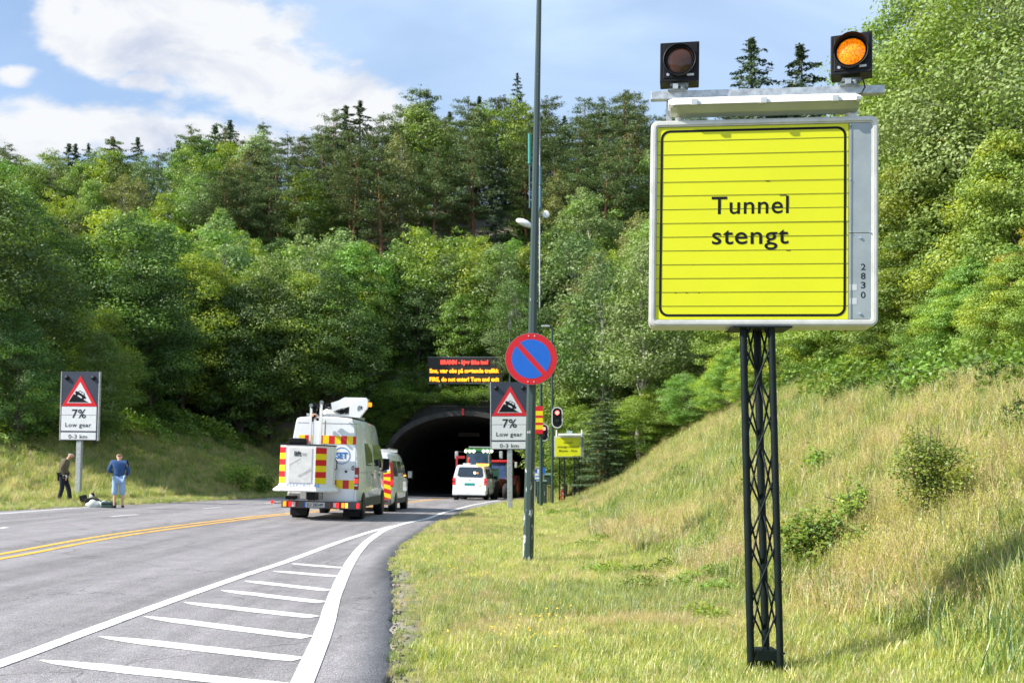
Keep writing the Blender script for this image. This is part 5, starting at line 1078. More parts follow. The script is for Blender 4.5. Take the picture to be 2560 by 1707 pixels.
def broadleaf(h, w_, lm, bm_, base=.16, nleaf=9000, ls=.24, ncl=95, top=1., shape=.75, droop=0., stems=1, lm2=None, frac2=.0, clr=(.09, .16)):
    """crown made of many leafy sprays on limbs, with gaps between them"""
    paths = []; C = []
    for s_ in range(stems):
        bx_, by_ = (0, 0) if stems == 1 else (rng.normal(0, w_*.05), rng.normal(0, w_*.05))
        lean = rng.normal(0, .04*h if stems == 1 else .1*h, 2)
        tr = [(bx_+lean[0]*t*t+rng.normal(0, .01*h)*(t > 0), by_+lean[1]*t*t+rng.normal(0, .01*h)*(t > 0), t*h*.96) for t in np.linspace(0, 1, 8)]
        r0 = h*.0125/(1 if stems == 1 else 1.5); paths.append((tr, [r0*(1-.92*t)+.008 for t in np.linspace(0, 1, 8)]))
        T = np.array(tr)
        nb = ncl//stems
        for k in range(nb):
            t = base+(1-base)*((k+rng.random())/nb)**.9
            env = (math.sin(math.pi*min(1, max(0.03, ((t-base)/(1-base))**shape*.93+.06)))**.7)*w_/2
            az = k*2.4+rng.normal(0, .5); rr = env*rng.uniform(.25, 1.1)**.6
            o = np.array([np.interp(t, np.linspace(0, 1, 8), T[:, i]) for i in range(3)])
            e = o+np.array([math.cos(az)*rr, math.sin(az)*rr, h*.05*rng.uniform(-.3, 1.5)-droop*rr])
            s0 = np.array([np.interp(max(.1, t-.13), np.linspace(0, 1, 8), T[:, i]) for i in range(3)])
            if k % 2 == 0: paths.append(([tuple(s0), tuple((s0+e)/2+(0, 0, .03*h)), tuple(e)], [r0*.32*(1-t*.7), r0*.2*(1-t*.7), .008]))
            C.append((e, rng.uniform(*clr)*h*(.6+.55*math.sin(math.pi*min(.98, t)))))
    C_ = np.array([c for c, r in C]); Rr = np.array([r for c, r in C])
    wgt = Rr**2; wgt /= wgt.sum(); ci = rng.choice(len(C_), nleaf, p=wgt)
    d = ball(nleaf); d[:, 2] = np.where(d[:, 2] < 0, d[:, 2]*.55, d[:, 2]); rad = rng.random(nleaf)**.36
    P = C_[ci]+d*(Rr[ci]*rad*.9)[:, None]*np.array([1.05, 1.05, .78])
    P[:, 2] -= droop*np.linalg.norm(P[:, :2], axis=1)*.3
    Nm = unit(d*1.05+ball(nleaf)*.55+np.array([0, 0, .35]))
    V, F = leaves(P, Nm, rng.uniform(.7, 1.3, nleaf)*ls)
    mi = None; mats = [lm]
    if lm2: mats = [lm, lm2]; pick = rng.random(len(C_)) < frac2; mi = pick[ci].astype(int)
    return np_mesh('crown', V, F, mats, mi), limb_mesh('trunk', paths, bm_)
def pine(h, w_, nleaf=8500, ls=.15, low=.28, levels=10):
    paths = []; lean = rng.normal(0, .03*h, 2); ts = np.linspace(0, 1, 9)
    tr = [(lean[0]*t*t+rng.normal(0, .006*h)*(t > 0), lean[1]*t*t, t*h*.97) for t in ts]; T = np.array(tr); r0 = h*.013
    paths.append((tr, [r0*(1-.9*t)+.01 for t in ts])); C = []
    for lv in range(levels):
        t0 = low+(.95-low)*(lv/(levels-1))**.95; env = w_/2*(1-.74*((t0-low)/(1-low))**2.1)*(.75+.25*min(1, lv/2)); az0 = rng.uniform(0, 6.28)
        for k in range(5 if lv < levels-2 else 4):
            if rng.random() < .13: continue
            t = min(.985, t0+rng.uniform(-.018, .018)); az = az0+k*1.257+rng.normal(0, .3); rr = env*rng.uniform(.6, 1.15)
            o = np.array([np.interp(t, ts, T[:, i]) for i in range(3)]); e = o+np.array([math.cos(az)*rr, math.sin(az)*rr, rr*rng.uniform(.0, .3)])
            paths.append(([tuple(o-(0, 0, .02*h)), tuple((o+e)/2-(0, 0, .01*h)), tuple(e)], [r0*.26*(1.1-t), r0*.18*(1.1-t), .01]))
            for j in range(4):
                f = .42+.6*j/3; c = o+(e-o)*f+rng.normal(0, .05*env, 3)*(1, 1, .3)+(0, 0, .03*env); C.append((c, (.16+.08*rng.random())*env+.12))
    C.append((T[-1]+(0, 0, -.02*h), .22)); C.append((T[-1]+(0, 0, .02*h), .13)); C.append((T[-1]+(.1, 0, -.06*h), .3))
    C_ = np.array([c for c, r in C]); Rr = np.array([r for c, r in C]); wg = Rr**1.7; wg /= wg.sum(); ci = rng.choice(len(C_), nleaf, p=wg)
    d = ball(nleaf); P = C_[ci]+d*(Rr[ci]*rng.random(nleaf)**.45)[:, None]*np.array([1.3, 1.3, .42])
    Nm = unit(d*.5+ball(nleaf)*.6+np.array([0, 0, .6])); V, F = leaves(P, Nm, rng.uniform(.7, 1.4, nleaf)*ls, .4)
    return np_mesh('crown', V, F, lPine), limb_mesh('trunk', paths, bPine)
def spruce(h, w_, nleaf=8000, ls=.2, sparse=1., mat=None):
    paths = [([(0, 0, 0), (0, 0, h*.5), (0, 0, h)], [h*.012, h*.007, .012])]; Ps = []; D_ = []
    nb = int(95*sparse); br = []
    for k in range(nb):
        t = .06+.93*(k/nb)**.92; L_ = w_/2*(1-t)**.78*rng.uniform(.7, 1.12)+.04*w_*rng.random(); az = k*2.4+rng.normal(0, .3)
        sag = rng.uniform(.12, .4)*(1-t)+.0; z0 = t*h
        br.append((az, L_, z0, sag)); 
        if k % 2 == 0: paths.append(([(0, 0, z0), (math.cos(az)*L_*.5, math.sin(az)*L_*.5, z0-sag*L_*.3), (math.cos(az)*L_, math.sin(az)*L_, z0-sag*L_*.5)], [.02, .014, .005]))
    A = np.array(br); wgt = (A[:, 1]+.05)**1.35; wgt /= wgt.sum(); ci = rng.choice(nb, nleaf, p=wgt); f = rng.random(nleaf)**.75
    az, L_, z0, sg = A[ci].T
    side = rng.normal(0, 1, nleaf)*L_*.17*(1.15-f*.7)
    r_ = f*L_; P = np.stack([np.cos(az)*r_-np.sin(az)*side, np.sin(az)*r_+np.cos(az)*side, z0-sg*r_*(1.0-.5*f)-np.abs(rng.normal(0, .05, nleaf))*(L_+.3)], -1)
    topn = nleaf//60; P[:topn] = np.stack([rng.normal(0, .05, topn), rng.normal(0, .05, topn), h*rng.uniform(.93, 1.01, topn)], -1)
    Nm = unit(np.stack([np.cos(az), np.sin(az), np.full(nleaf, .9)], -1)*.6+ball(nleaf)*.6); V, F = leaves(P, Nm, rng.uniform(.7, 1.3, nleaf)*ls, .4)
    return np_mesh('crown', V, F, mat or lSpruce), limb_mesh('trunk', paths, bDark)

PROTO = {
 'mid': [broadleaf(10, 5.2, lMid, bDark, nleaf=13000, ls=.2, shape=1.0, ncl=120, clr=(.06, .12)), broadleaf(10, 4.4, lMid, bDark, nleaf=12000, ls=.2, shape=.9, ncl=120, clr=(.06, .12), lm2=lSilver, frac2=.3), broadleaf(10, 5.8, lMid, bDark, nleaf=13000, ls=.2, shape=.85, ncl=120, clr=(.06, .13), lm2=lLime, frac2=.25, stems=2)],
 'lime': [broadleaf(10, 4.8, lLime, bDark, nleaf=10000, ls=.2, ncl=90, shape=.95, clr=(.06, .13), lm2=lMid, frac2=.3), broadleaf(10, 4.2, lLime, bDark, nleaf=9000, ls=.2, base=.25, ncl=80, clr=(.06, .13), stems=2)],
 'silver': [broadleaf(10, 5.0, lSilver, bBirch, nleaf=11000, ls=.19, shape=1.0, ncl=110, clr=(.06, .12), lm2=lMid, frac2=.35), broadleaf(10, 4.2, lSilver, bBirch, nleaf=9000, ls=.19, shape=.9, ncl=100, clr=(.06, .12))],
 'dark': [broadleaf(10, 5.4, lDark, bDark, nleaf=12000, ls=.2, base=.08, ncl=120, clr=(.06, .12)), broadleaf(10, 4.6, lDark, bDark, nleaf=11000, ls=.2, base=.1, ncl=110, clr=(.06, .12), lm2=lMid, frac2=.25)],
 'olive': [broadleaf(10, 4.8, lOlive, bBirch, nleaf=12000, ls=.15, droop=.18, shape=1., ncl=110, clr=(.055, .11)), broadleaf(10, 4.0, lOlive, bBirch, nleaf=10000, ls=.15, droop=.25, ncl=100, clr=(.055, .11))],
 'pine': [pine(10, 5.0, 10000), pine(10, 4.4, 10000, low=.2), pine(10, 5.4, 10000, low=.38, levels=8), pine(10, 4.2, 11000, low=.15, levels=12), pine(10, 4.8, 9000, low=.45, levels=7)],
 'spruce': [spruce(10, 4.6, 11000, .17), spruce(10, 4.0, 10000, .17), spruce(10, 5.2, 9000, .18, sparse=.7)],
}
NEAR = {
 'near_mid': [broadleaf(10, 7.0, lMid, bDark, base=.03, nleaf=60000, ls=.125, ncl=210, shape=.6, clr=(.055, .105), lm2=lLime, frac2=.25), broadleaf(10, 7.4, lMid, bDark, base=.03, nleaf=60000, ls=.125, ncl=210, shape=.55, clr=(.055, .105), lm2=lLime, frac2=.4)],
 'near_birch': [broadleaf(10, 5.4, lSilver, bBirch, base=.12, nleaf=60000, ls=.085, ncl=190, droop=.22, clr=(.05, .1), lm2=lMid, frac2=.55)],
 'near_yellow': [broadleaf(10, 7.5, lYel, bDark, base=.02, nleaf=30000, ls=.13, ncl=130, clr=(.06, .11), lm2=lMid, frac2=.45)],
 'birch_tall': [broadleaf(10, 3.6, lSilver, bBirch, base=.42, nleaf=14000, ls=.12, ncl=90, droop=.3, clr=(.05, .1), lm2=lMid, frac2=.4)],
}
PROTO.update(NEAR)
FINE = {'mid': [broadleaf(10, 5.4, lMid, bDark, nleaf=34000, ls=.115, shape=.95, ncl=170, clr=(.055, .11), lm2=lLime, frac2=.12), broadleaf(10, 4.8, lMid, bDark, nleaf=32000, ls=.115, shape=.9, ncl=170, clr=(.055, .11), lm2=lSilver, frac2=.25)],
 'dark': [broadleaf(10, 5.4, lDark, bDark, nleaf=32000, ls=.12, base=.08, ncl=160, clr=(.055, .11), lm2=lMid, frac2=.3)],
 'silver': [broadleaf(10, 5.0, lSilver, bBirch, nleaf=30000, ls=.11, ncl=150, clr=(.055, .11), lm2=lMid, frac2=.35)],
 'lime': [broadleaf(10, 5.0, lLime, bDark, nleaf=28000, ls=.115, ncl=140, clr=(.055, .11), lm2=lMid, frac2=.4)],
 'olive': [broadleaf(10, 4.8, lOlive, bBirch, nleaf=28000, ls=.1, ncl=140, droop=.2, clr=(.05, .1))]}
TREES = []
KIND = {'mid': ('broadleaf_tree', 'green leafy'), 'lime': ('broadleaf_tree', 'bright lime green leafy'), 'silver': ('silver_leaved_tree', 'pale silvery leafy'), 'dark': ('broadleaf_tree', 'dark green leafy'), 'olive': ('birch_tree', 'olive toned drooping birch'),
        'pine': ('pine_tree', 'dark green pine'), 'spruce': ('spruce_tree', 'narrow pointed spruce'), 'near_mid': ('leafy_tree', 'dense sunlit green'), 'near_birch': ('birch_tree', 'tall fine leaved birch'), 'near_yellow': ('leafy_tree', 'yellowing green'), 'birch_tall': ('birch_tree', 'slender white trunked birch')}
def plant(kind, x, y, h, wf=1., var=None, rz=None, sink=.15, zone='slope', label=None, extra=0.):
    PR = FINE if (y < 72 and kind in FINE) else PROTO
    cr, tk = PR[kind][rng.integers(len(PR[kind])) if var is None else var % len(PR[kind])]
    nm, _ = KIND[kind]; s = h/10
    o = bpy.data.objects.new(nm, None); COL.objects.link(o); o.location = (x, y, G(x, y)-sink+extra); o.rotation_euler = (R(rng.normal(0, 1.5)), R(rng.normal(0, 1.5)), rng.uniform(0, 6.28) if rz is None else rz)
    o.scale = (s*wf, s*wf, s)
    for n_, me in (('crown', cr), ('trunk', tk)): link(n_, me, o)
    px, py = project((x, y, G(x, y)+h)); TREES.append([o, kind, zone, px, py, label]); return o
def plant_px(kind, px, top, D, wf=1., zone='slope', label=None, var=None, minh=2.5):
    """tree standing at distance D in the direction px, as tall as the photo shows it"""
    X = (px-1280)*D/FPX; z = G(X, D); zt = at(px, top, D).z; h = max(minh, (zt-z))
    return plant(kind, at(px, top, D).x, D, h, wf, var, zone=zone, label=label)

# skyline of the ridge, row of the tree tops at each column of the photograph
SKY = np.array([(-400, 420), (0, 352), (70, 400), (150, 372), (230, 350), (330, 335), (430, 350), (540, 320), (620, 305), (760, 290), (850, 262), (950, 240), (1050, 216), (1120, 262), (1180, 236), (1280, 240), (1330, 236), (1400, 262), (1470, 244), (1560, 228), (1620, 230), (1700, 262), (1900, 258), (2050, 230), (2150, 190), (2300, 140), (2700, 60)])
def skyrow(px): return float(np.interp(px, SKY[:, 0], SKY[:, 1]))
def zrow(zone, D, px):
    if zone == 'middle slope': return float(np.interp(px, [-300, 500, 640, 1560, 1700, 2200], [500, 520, 590, 590, 480, 420]))
    if zone == 'upper slope': return skyrow(px) + (16 if D > 95.5 else 95 if px > 560 else 70)
    return skyrow(px)+14
# 1 ridge conifers
px = -260
while px < 2250:
    D = rng.uniform(104, 116); top = skyrow(px)+rng.uniform(-14, 34)
    kind = 'pine' if rng.random() < .8 else 'spruce'
    if px < 560: kind = rng.choice(['pine', 'spruce', 'silver', 'spruce', 'mid'], p=[.3, .25, .2, .15, .1])
    X = (px-1280)*D/FPX; h = at(px, top, D).z-G(X, D)
    h = min(max(h, 7), 17)
    plant(kind, X, D, h, rng.uniform(.85, 1.15)*(1.6 if kind == 'spruce' else 1), zone='ridge'); px += rng.uniform(34, 62)*(1.0 if px > 500 else 1.1)
# individual tall tips of the skyline
for (px, top, D, kd, wf) in [(1296, 186, 108, 'spruce', .9), (1052, 212, 106, 'pine', .9), (1875, 96, 100, 'spruce', 1.9), (2013, 110, 97, 'spruce', 1.9), (1740, 258, 100, 'pine', 1), (290, 338, 112, 'spruce', 1.7), (170, 352, 112, 'spruce', 1.7), (575, 300, 108, 'spruce', 1.7), (490, 312, 108, 'pine', 1), (1175, 235, 104, 'pine', 1), (1468, 228, 104, 'pine', 1.1), (1560, 220, 102, 'pine', 1.2), (15, 350, 100, 'pine', 1.1), (840, 268, 104, 'pine', 1)]:
    plant_px(kd, px, top, D, wf, 'skyline', minh=6)
# 2 pines on the upper slope (centre and right), broadleaves on the left
def row(D0_, D1_, px0, px1, stp, kinds, p, hrange, zone, wf=(.9, 1.2)):
    px = px0
    while px < px1:
        D = rng.uniform(D0_, D1_); X = (px-1280)*D/FPX
        if (abs(X-TC) < 7.5 and D < 73.5) or (D < 67 and XL(D)-8.5 < X < 5): px += stp; continue
        h = rng.uniform(*hrange); hmax = at(px, zrow(zone, D, px)+rng.uniform(0, 45), D).z-G(X, D)
        if hmax > 4.5: plant(str(rng.choice(kinds, p=p)), X, D, min(h, hmax), rng.uniform(*wf), zone=zone)
        px += stp*rng.uniform(.75, 1.25)
row(96, 103, 640, 1700, 54, ['pine', 'spruce', 'mid'], [.86, .06, .08], (11, 14.5), 'upper slope')
row(96, 103, -250, 640, 62, ['silver', 'mid', 'olive', 'pine', 'lime'], [.3, .2, .15, .2, .15], (8.5, 11.5), 'upper slope')
row(89, 95, 560, 1560, 62, ['pine', 'olive', 'spruce'], [.84, .1, .06], (10, 13.5), 'upper slope')
row(88, 94, -250, 560, 66, ['lime', 'olive', 'mid', 'silver'], [.25, .35, .2, .2], (7, 9.5), 'upper slope')
row(90, 97, 1560, 2300, 74, ['mid', 'olive', 'lime', 'silver'], [.3, .35, .15, .2], (8, 11), 'upper slope')
row(81.5, 86, -300, 2100, 72, ['mid', 'lime', 'olive', 'silver'], [.32, .28, .15, .25], (6.0, 8.2), 'middle slope')
row(76.5, 80, -250, 1900, 74, ['mid', 'silver', 'dark', 'lime'], [.4, .28, .17, .15], (7, 9.5), 'lower slope', (1, 1.3))
row(73.2, 75.2, 860, 1480, 64, ['mid', 'dark', 'silver'], [.35, .45, .2], (5.0, 7.5), 'tunnel top')
row(66, 71, -200, 850, 70, ['mid', 'dark', 'silver', 'lime'], [.4, .36, .12, .12], (10, 13), 'lower slope', (1, 1.3))
row(56, 62, -250, 700, 90, ['mid', 'dark', 'olive', 'lime'], [.3, .5, .1, .1], (9, 12), 'lower slope', (1, 1.3))
# picked out trees the eye goes to
for a in [('lime', 770, 430, 92, 1.0, 'bright lime tree'), ('olive', 620, 370, 98, 1.25, None), ('silver', 130, 380, 103, 1.2, None), ('silver', 245, 385, 101, 1.1, None), ('lime', 240, 640, 66, 1.2, None), ('lime', 330, 600, 70, 1.1, None), ('lime', 265, 770, 52, 1.15, None),
          ('mid', 420, 560, 72, 1.1, None), ('silver', 545, 560, 74, 1.1, None), ('mid', 690, 640, 70, 1.2, None), ('silver', 790, 600, 75, 1.1, None), ('mid', 900, 600, 76, 1.2, None), ('mid', 1090, 560, 78, 1.2, None), ('silver', 1240, 620, 76, 1.2, None), ('silver', 1440, 590, 74, 1.25, None), ('olive', 1500, 640, 71, 1.1, None), ('silver', 1410, 780, 62, 1.1, None),
          ('dark', 40, 500, 48, 1.2, None), ('dark', -70, 430, 44, 1.2, None), ('mid', 110, 600, 56, 1.1, None), ('dark', 60, 760, 43, 1.0, None), ('olive', 180, 560, 66, 1.1, None),
          ('silver', 1320, 700, 71.8, 1.2, None), ('silver', 1480, 470, 84, 1.2, None), ('olive', 1580, 520, 80, 1.2, None), ('olive', 1400, 420, 92, 1.0, None)]:
    plant_px(a[0], a[1], a[2], a[3], a[4], 'picked')
# right hand edge of the meadow: dense sunlit wood
for (kd, px, top, D, wf) in [('near_birch', 2470, -170, 27, 1.15), ('near_birch', 2330, -60, 31, 1.1), ('near_birch', 2620, -260, 24, 1.1), ('near_mid', 2250, 150, 34, 1.1), ('near_birch', 2215, 120, 40, 1.0), ('near_mid', 2380, 330, 25, 1.15), ('near_mid', 2540, 330, 21.5, 1.05), ('near_yellow', 2590, 560, 19, .9), ('near_mid', 2290, 560, 24, 1.35), ('near_mid', 2440, 640, 20.5, 1.3),
                             ('near_mid', 2180, 420, 33, 1.1), ('near_mid', 2120, 600, 31, 1.3), ('near_birch', 2120, 330, 45, 1.1), ('near_mid', 2030, 560, 42, 1.2), ('near_mid', 1960, 760, 37, 1.4), ('near_mid', 1900, 650, 47, 1.2), ('near_mid', 2060, 760, 31, 1.5), ('near_mid', 1830, 850, 42, 1.3), ('near_mid', 2240, 740, 25, 1.5), ('near_mid', 2360, 770, 21.5, 1.4), ('near_mid', 2520, 760, 18.3, 1.3), ('near_mid', 2650, 700, 17, 1.2),
                             ('near_birch', 1980, 380, 58, 1.1), ('near_birch', 1840, 420, 62, 1.1), ('near_birch', 1720, 470, 60, 1.1), ('mid', 1640, 560, 66, 1.1), ('dark', 1680, 760, 58, 1.2), ('dark', 1760, 780, 54, 1.2), ('dark', 1590, 800, 66, 1.2), ('near_mid', 1880, 900, 38, 1.3)]:
    plant_px(kd, px, top, D, wf, 'right wood', minh=2.2)
for (px, top, D) in ((1600, 640, 52), (1518, 620, 57), (1640, 600, 60)): plant_px('birch_tall', px, top, D, 1.1, 'birch')
plant_px('spruce', 1515, 975, 50, 1.9, 'small conifer'); plant_px('pine', 1500, 985, 52, 1.2, 'small conifer')
plant_px('mid', 245, 830, 47, 1.1, 'shrub bank')
for a in [('mid', 1432, 960, 61, 1.8), ('lime', 1475, 1010, 57, 1.9), ('mid', 1545, 1000, 54, 2.0), ('lime', 1610, 985, 52, 2.0), ('mid', 1660, 960, 51, 2.0), ('silver', 1570, 930, 60, 1.6), ('dark', 1480, 900, 64, 1.6), ('mid', 1720, 930, 48, 1.9), ('dark', 1630, 880, 62, 1.5), ('lime', 1790, 900, 44, 1.7)]: plant_px(*a, 'right shrubs', minh=1.6)

# labels that single out each tree by kind, zone and order across the picture
ZN = {'ridge': 'on the ridge', 'skyline': 'standing above the skyline', 'upper slope': 'on the upper slope', 'middle slope': 'halfway up the slope', 'lower slope': 'low on the slope', 'tunnel top': 'just above the tunnel mouth', 'picked': 'standing out among its neighbours', 'right wood': 'in the wood right of the road', 'birch': 'behind the small yellow sign', 'small conifer': 'at the foot of the birches', 'shrub bank': 'on the shaded left bank', 'right shrubs': 'low near the small yellow sign'}
ORD = ['first', 'second', 'third', 'fourth', 'fifth', 'sixth', 'seventh', 'eighth', 'ninth', 'tenth', 'eleventh', 'twelfth', 'thirteenth', 'fourteenth', 'fifteenth', 'sixteenth', 'seventeenth', 'eighteenth', 'nineteenth', 'twentieth']
def ordinal(i): return ORD[i] if i < 20 else 'twenty ' + ORD[i-20] if i < 29 else 'thirtieth' if i == 29 else 'thirty ' + ORD[i-30]
from collections import defaultdict
gr = defaultdict(list)
for t_ in TREES: gr[(t_[1], t_[2])].append(t_)
GN = {'pine': 'pines on the hill', 'spruce': 'spruces on the hill'}
def finish_trees():
    for (kd, zn), ts in gr.items():
        ts.sort(key=lambda t: t[3]); w1 = KIND[kd][1]; noun = {'pine_tree': '', 'spruce_tree': '', 'birch_tree': ''}.get(KIND[kd][0], ' tree')
        for i, t in enumerate(ts):
            o = t[0]; nm = f'{w1}{noun}'
            pos = '' if len(ts) == 1 else f', {ordinal(i)} from the left' if i <= len(ts)//2 else (f', {ordinal(len(ts)-1-i)} from the right' if i < len(ts)-1 else ', rightmost')
            tag(o, f'{nm} {ZN[zn]}{pos}', 'tree', GN.get(kd, 'birches at the wood edge' if 'birch' in KIND[kd][0] else 'broadleaf trees on the hill' if zn != 'right wood' else 'trees of the right hand wood'))

# ---------------------------------------------------------------- grass, flowers and low plants
def tuft(name, nb, h, wd, spread, mats, bend=.45, heads=0, hm=None, up=.3):
    V = []; F = []; MI = []; o = 0
    for i in range(nb):
        a = rng.uniform(0, 6.28); r = spread*rng.random()**.5; p = np.array([r*math.cos(a), r*math.sin(a), 0]); az = rng.uniform(0, 6.28); hh = h*rng.uniform(.45, 1.1); b = bend*rng.uniform(.2, 1.5)
        d = np.array([math.cos(az), math.sin(az), 0]); s = np.array([-d[1], d[0], 0]); w_ = wd*rng.uniform(.6, 1.2)
        pts = [p+d*hh*b*t*t*.9+np.array([0, 0, hh*(t-.25*b*t*t)]) for t in (0, .4, .75, 1)]
        V += [pts[0]-s*w_, pts[0]+s*w_, pts[1]-s*w_*.9, pts[1]+s*w_*.9, pts[2]-s*w_*.6, pts[2]+s*w_*.6, pts[3]-s*w_*.08, pts[3]+s*w_*.08]
        F += [[o, o+1, o+3, o+2], [o+2, o+3, o+5, o+4], [o+4, o+5, o+7, o+6]]; m_ = int(rng.integers(len(mats))); MI += [m_]*3; o += 8
        if i < heads:
            for q in range(7):
                c = pts[3]+rng.normal(0, .012, 3)*(1, 1, 2)-np.array([0, 0, q*.012]); n_ = ball(2); e = .011
                V += [c-n_[0]*e*.4, c+n_[1]*e*.5, c+np.array([0, 0, e*1.6]), c+n_[0]*e*.4]; F.append([o, o+1, o+2, o+3]); MI.append(len(mats)-1); o += 4
    return bpy.data.objects.new(name, np_mesh(name, V, F, mats, MI))
gG = leaf_mat('green_grass', (.22, .32, .035), (.37, .45, .07), .5, .08, .0); gY = leaf_mat('yellow_green_grass', (.44, .47, .09), (.6, .57, .17), .45, .05, 0); gS = leaf_mat('straw_grass', (.5, .43, .2), (.68, .59, .34), .35, .05, 0); gT = leaf_mat('tan_seed_heads', (.46, .34, .18), (.6, .47, .28), .3, .05, 0)
gD = leaf_mat('deep_green_blade', (.06, .14, .02), (.12, .22, .035), .45, .1, 0)
fY = leaf_mat('yellow_petals', (.75, .5, .01), (.85, .6, .02), .3, .02, 0); fW = leaf_mat('white_petals', (.7, .7, .66), (.75, .75, .72), .3, .02, 0)
tc_ = bpy.data.collections.new('grass_tufts')
tufts = [tuft('tuft_a', 70, .125, .0028, .16, [gG, gY, gG]), tuft('tuft_b', 70, .115, .0028, .16, [gY, gG, gS]), tuft('tuft_c', 60, .27, .0026, .15, [gS, gY, gT], .35, 18), tuft('tuft_d', 55, .42, .0028, .17, [gS, gT, gY], .5, 25), tuft('tuft_e', 60, .36, .0042, .16, [gG, gD, gY], .55), tuft('tuft_f', 60, .24, .0045, .18, [gD, gG], .6)]
for i, t in enumerate(tufts): t.name = f'tuft_{"abcdef"[i]}'; tc_.objects.link(t)
def scatter(name, P, idx, scl, rotz, tilt, coll, label, cat=None, kind='stuff'):
    me = bpy.data.meshes.new(name); me.vertices.add(len(P)); me.vertices.foreach_set('co', np.asarray(P, np.float32).ravel())
    a = me.attributes.new('pick', 'INT', 'POINT'); a.data.foreach_set('value', np.asarray(idx, np.int32))
    a = me.attributes.new('scl', 'FLOAT_VECTOR', 'POINT'); a.data.foreach_set('vector', np.asarray(scl, np.float32).ravel())
    a = me.attributes.new('rotv', 'FLOAT_VECTOR', 'POINT'); a.data.foreach_set('vector', np.stack([tilt[:, 0], tilt[:, 1], rotz], -1).astype(np.float32).ravel())
    o = link(name, me); g = bpy.data.node_groups.new('scatter', 'GeometryNodeTree')
    g.interface.new_socket(name='Geometry', in_out='INPUT', socket_type='NodeSocketGeometry'); g.interface.new_socket(name='Geometry', in_out='OUTPUT', socket_type='NodeSocketGeometry')
    gi = g.nodes.new('NodeGroupInput'); go = g.nodes.new('NodeGroupOutput'); ins = g.nodes.new('GeometryNodeInstanceOnPoints'); ci = g.nodes.new('GeometryNodeCollectionInfo')
    ci.inputs['Collection'].default_value = coll; ci.inputs['Separate Children'].default_value = True; ci.inputs['Reset Children'].default_value = True
    def nat(nm, ty): n_ = g.nodes.new('GeometryNodeInputNamedAttribute'); n_.data_type = ty; n_.inputs['Name'].default_value = nm; return n_.outputs['Attribute']
    ins.inputs['Pick Instance'].default_value = True
    g.links.new(gi.outputs[0], ins.inputs['Points']); g.links.new(ci.outputs[0], ins.inputs['Instance']); g.links.new(nat('pick', 'INT'), ins.inputs['Instance Index']); g.links.new(nat('scl', 'FLOAT_VECTOR'), ins.inputs['Scale'])
    e2r = g.nodes.new('FunctionNodeEulerToRotation'); g.links.new(nat('rotv', 'FLOAT_VECTOR'), e2r.inputs[0]); g.links.new(e2r.outputs[0], ins.inputs['Rotation'])
    g.links.new(ins.outputs[0], go.inputs[0]); md = o.modifiers.new('scatter', 'NODES'); md.node_group = g
    tag(o, label, cat, kind=kind); return o
P = []; I = []; S = []
def visible(x, y, z=0.): 
    a, b = project((x, y, z)); return -60 < a < 2640 and b < 1800
def addgrass(n, y0, y1, side, xw, dens_pow=1.):
    got = 0
    Y = y0+(y1-y0)*rng.random(n)**dens_pow
    if side > 0: X = XR(Y)+.02+xw*rng.random(n)
    else: X = XL(Y)-.30-xw*rng.random(n)
    Z = H(X, Y)
    u = 1280+FPX*X/Y; v = 1178-(Z-CAM_H)/Y*FPX
    ok = (u > -60) & (u < 2640) & (v < 1850); X, Y, Z = X[ok], Y[ok], Z[ok]
    d = X-XR(Y); nz = vnoise(X, Y, 1.7)+.5*vnoise(X+9, Y, .6); nb = vnoise(X, Y+40, 3.1)
    bank = np.clip((Z-road_z(X, Y))/1.2, 0, 1)
    for x, y, z, dd, q, q2, bk in zip(X, Y, Z, d, nz, nb, bank):
        if side > 0 and y < 14 and dd < .12+.45*max(0, q+.25)+.15*rng.random() and rng.random() < .8: continue      # bare gritty patches by the road
        straw = .16+.8*q+.16*bk+.65*q2
        if dd < 1.3 and y > 8: straw += .2
        r_ = rng.random()
        if side < 0: k = 4 if r_ < .5 else 5 if r_ < .75 else 2 if r_ < .9 else 3
        elif r_ < straw*.75: k = 2 if bk < .25 or rng.random() < .35 else 3
        elif q2 > .22: k = 4
        else: k = int(rng.choice([0, 1, 5, 4], p=[.42, .38, .12, .08]))
        if bk > .3 and k in (0, 1) and rng.random() < .6: k = 4 if rng.random() < .8 else 2
        s = rng.uniform(.75, 1.25)*(.42 if bk < .12 and side > 0 and k > 1 else .85)*(1+.004*min(y, 60))
        if side < 0 and x > XL(y)-2.6: s *= .45
        if side > 0 and x > x0r(y)+capr(y)/.69+.8: continue
        if side > 0 and dd < .35: s *= .5
        P.append((x, y, z-.01)); I.append(k); S.append((s*1.15, s*1.15, s*rng.uniform(.8, 1.15)))
addgrass(17000, 3.6, 11, 1, 8.5, .75); addgrass(26000, 10, 28, 1, 13, 1); addgrass(16000, 27, 69, 1, 17, 1.1); addgrass(20000, 22, 69.5, -1, 13, 1.)
n = len(P); scatter('grass', P, I, S, rng.uniform(0, 6.28, n), rng.normal(0, .12, (n, 2)), tc_, 'long green and straw coloured grass on the verge and banks', 'grass')
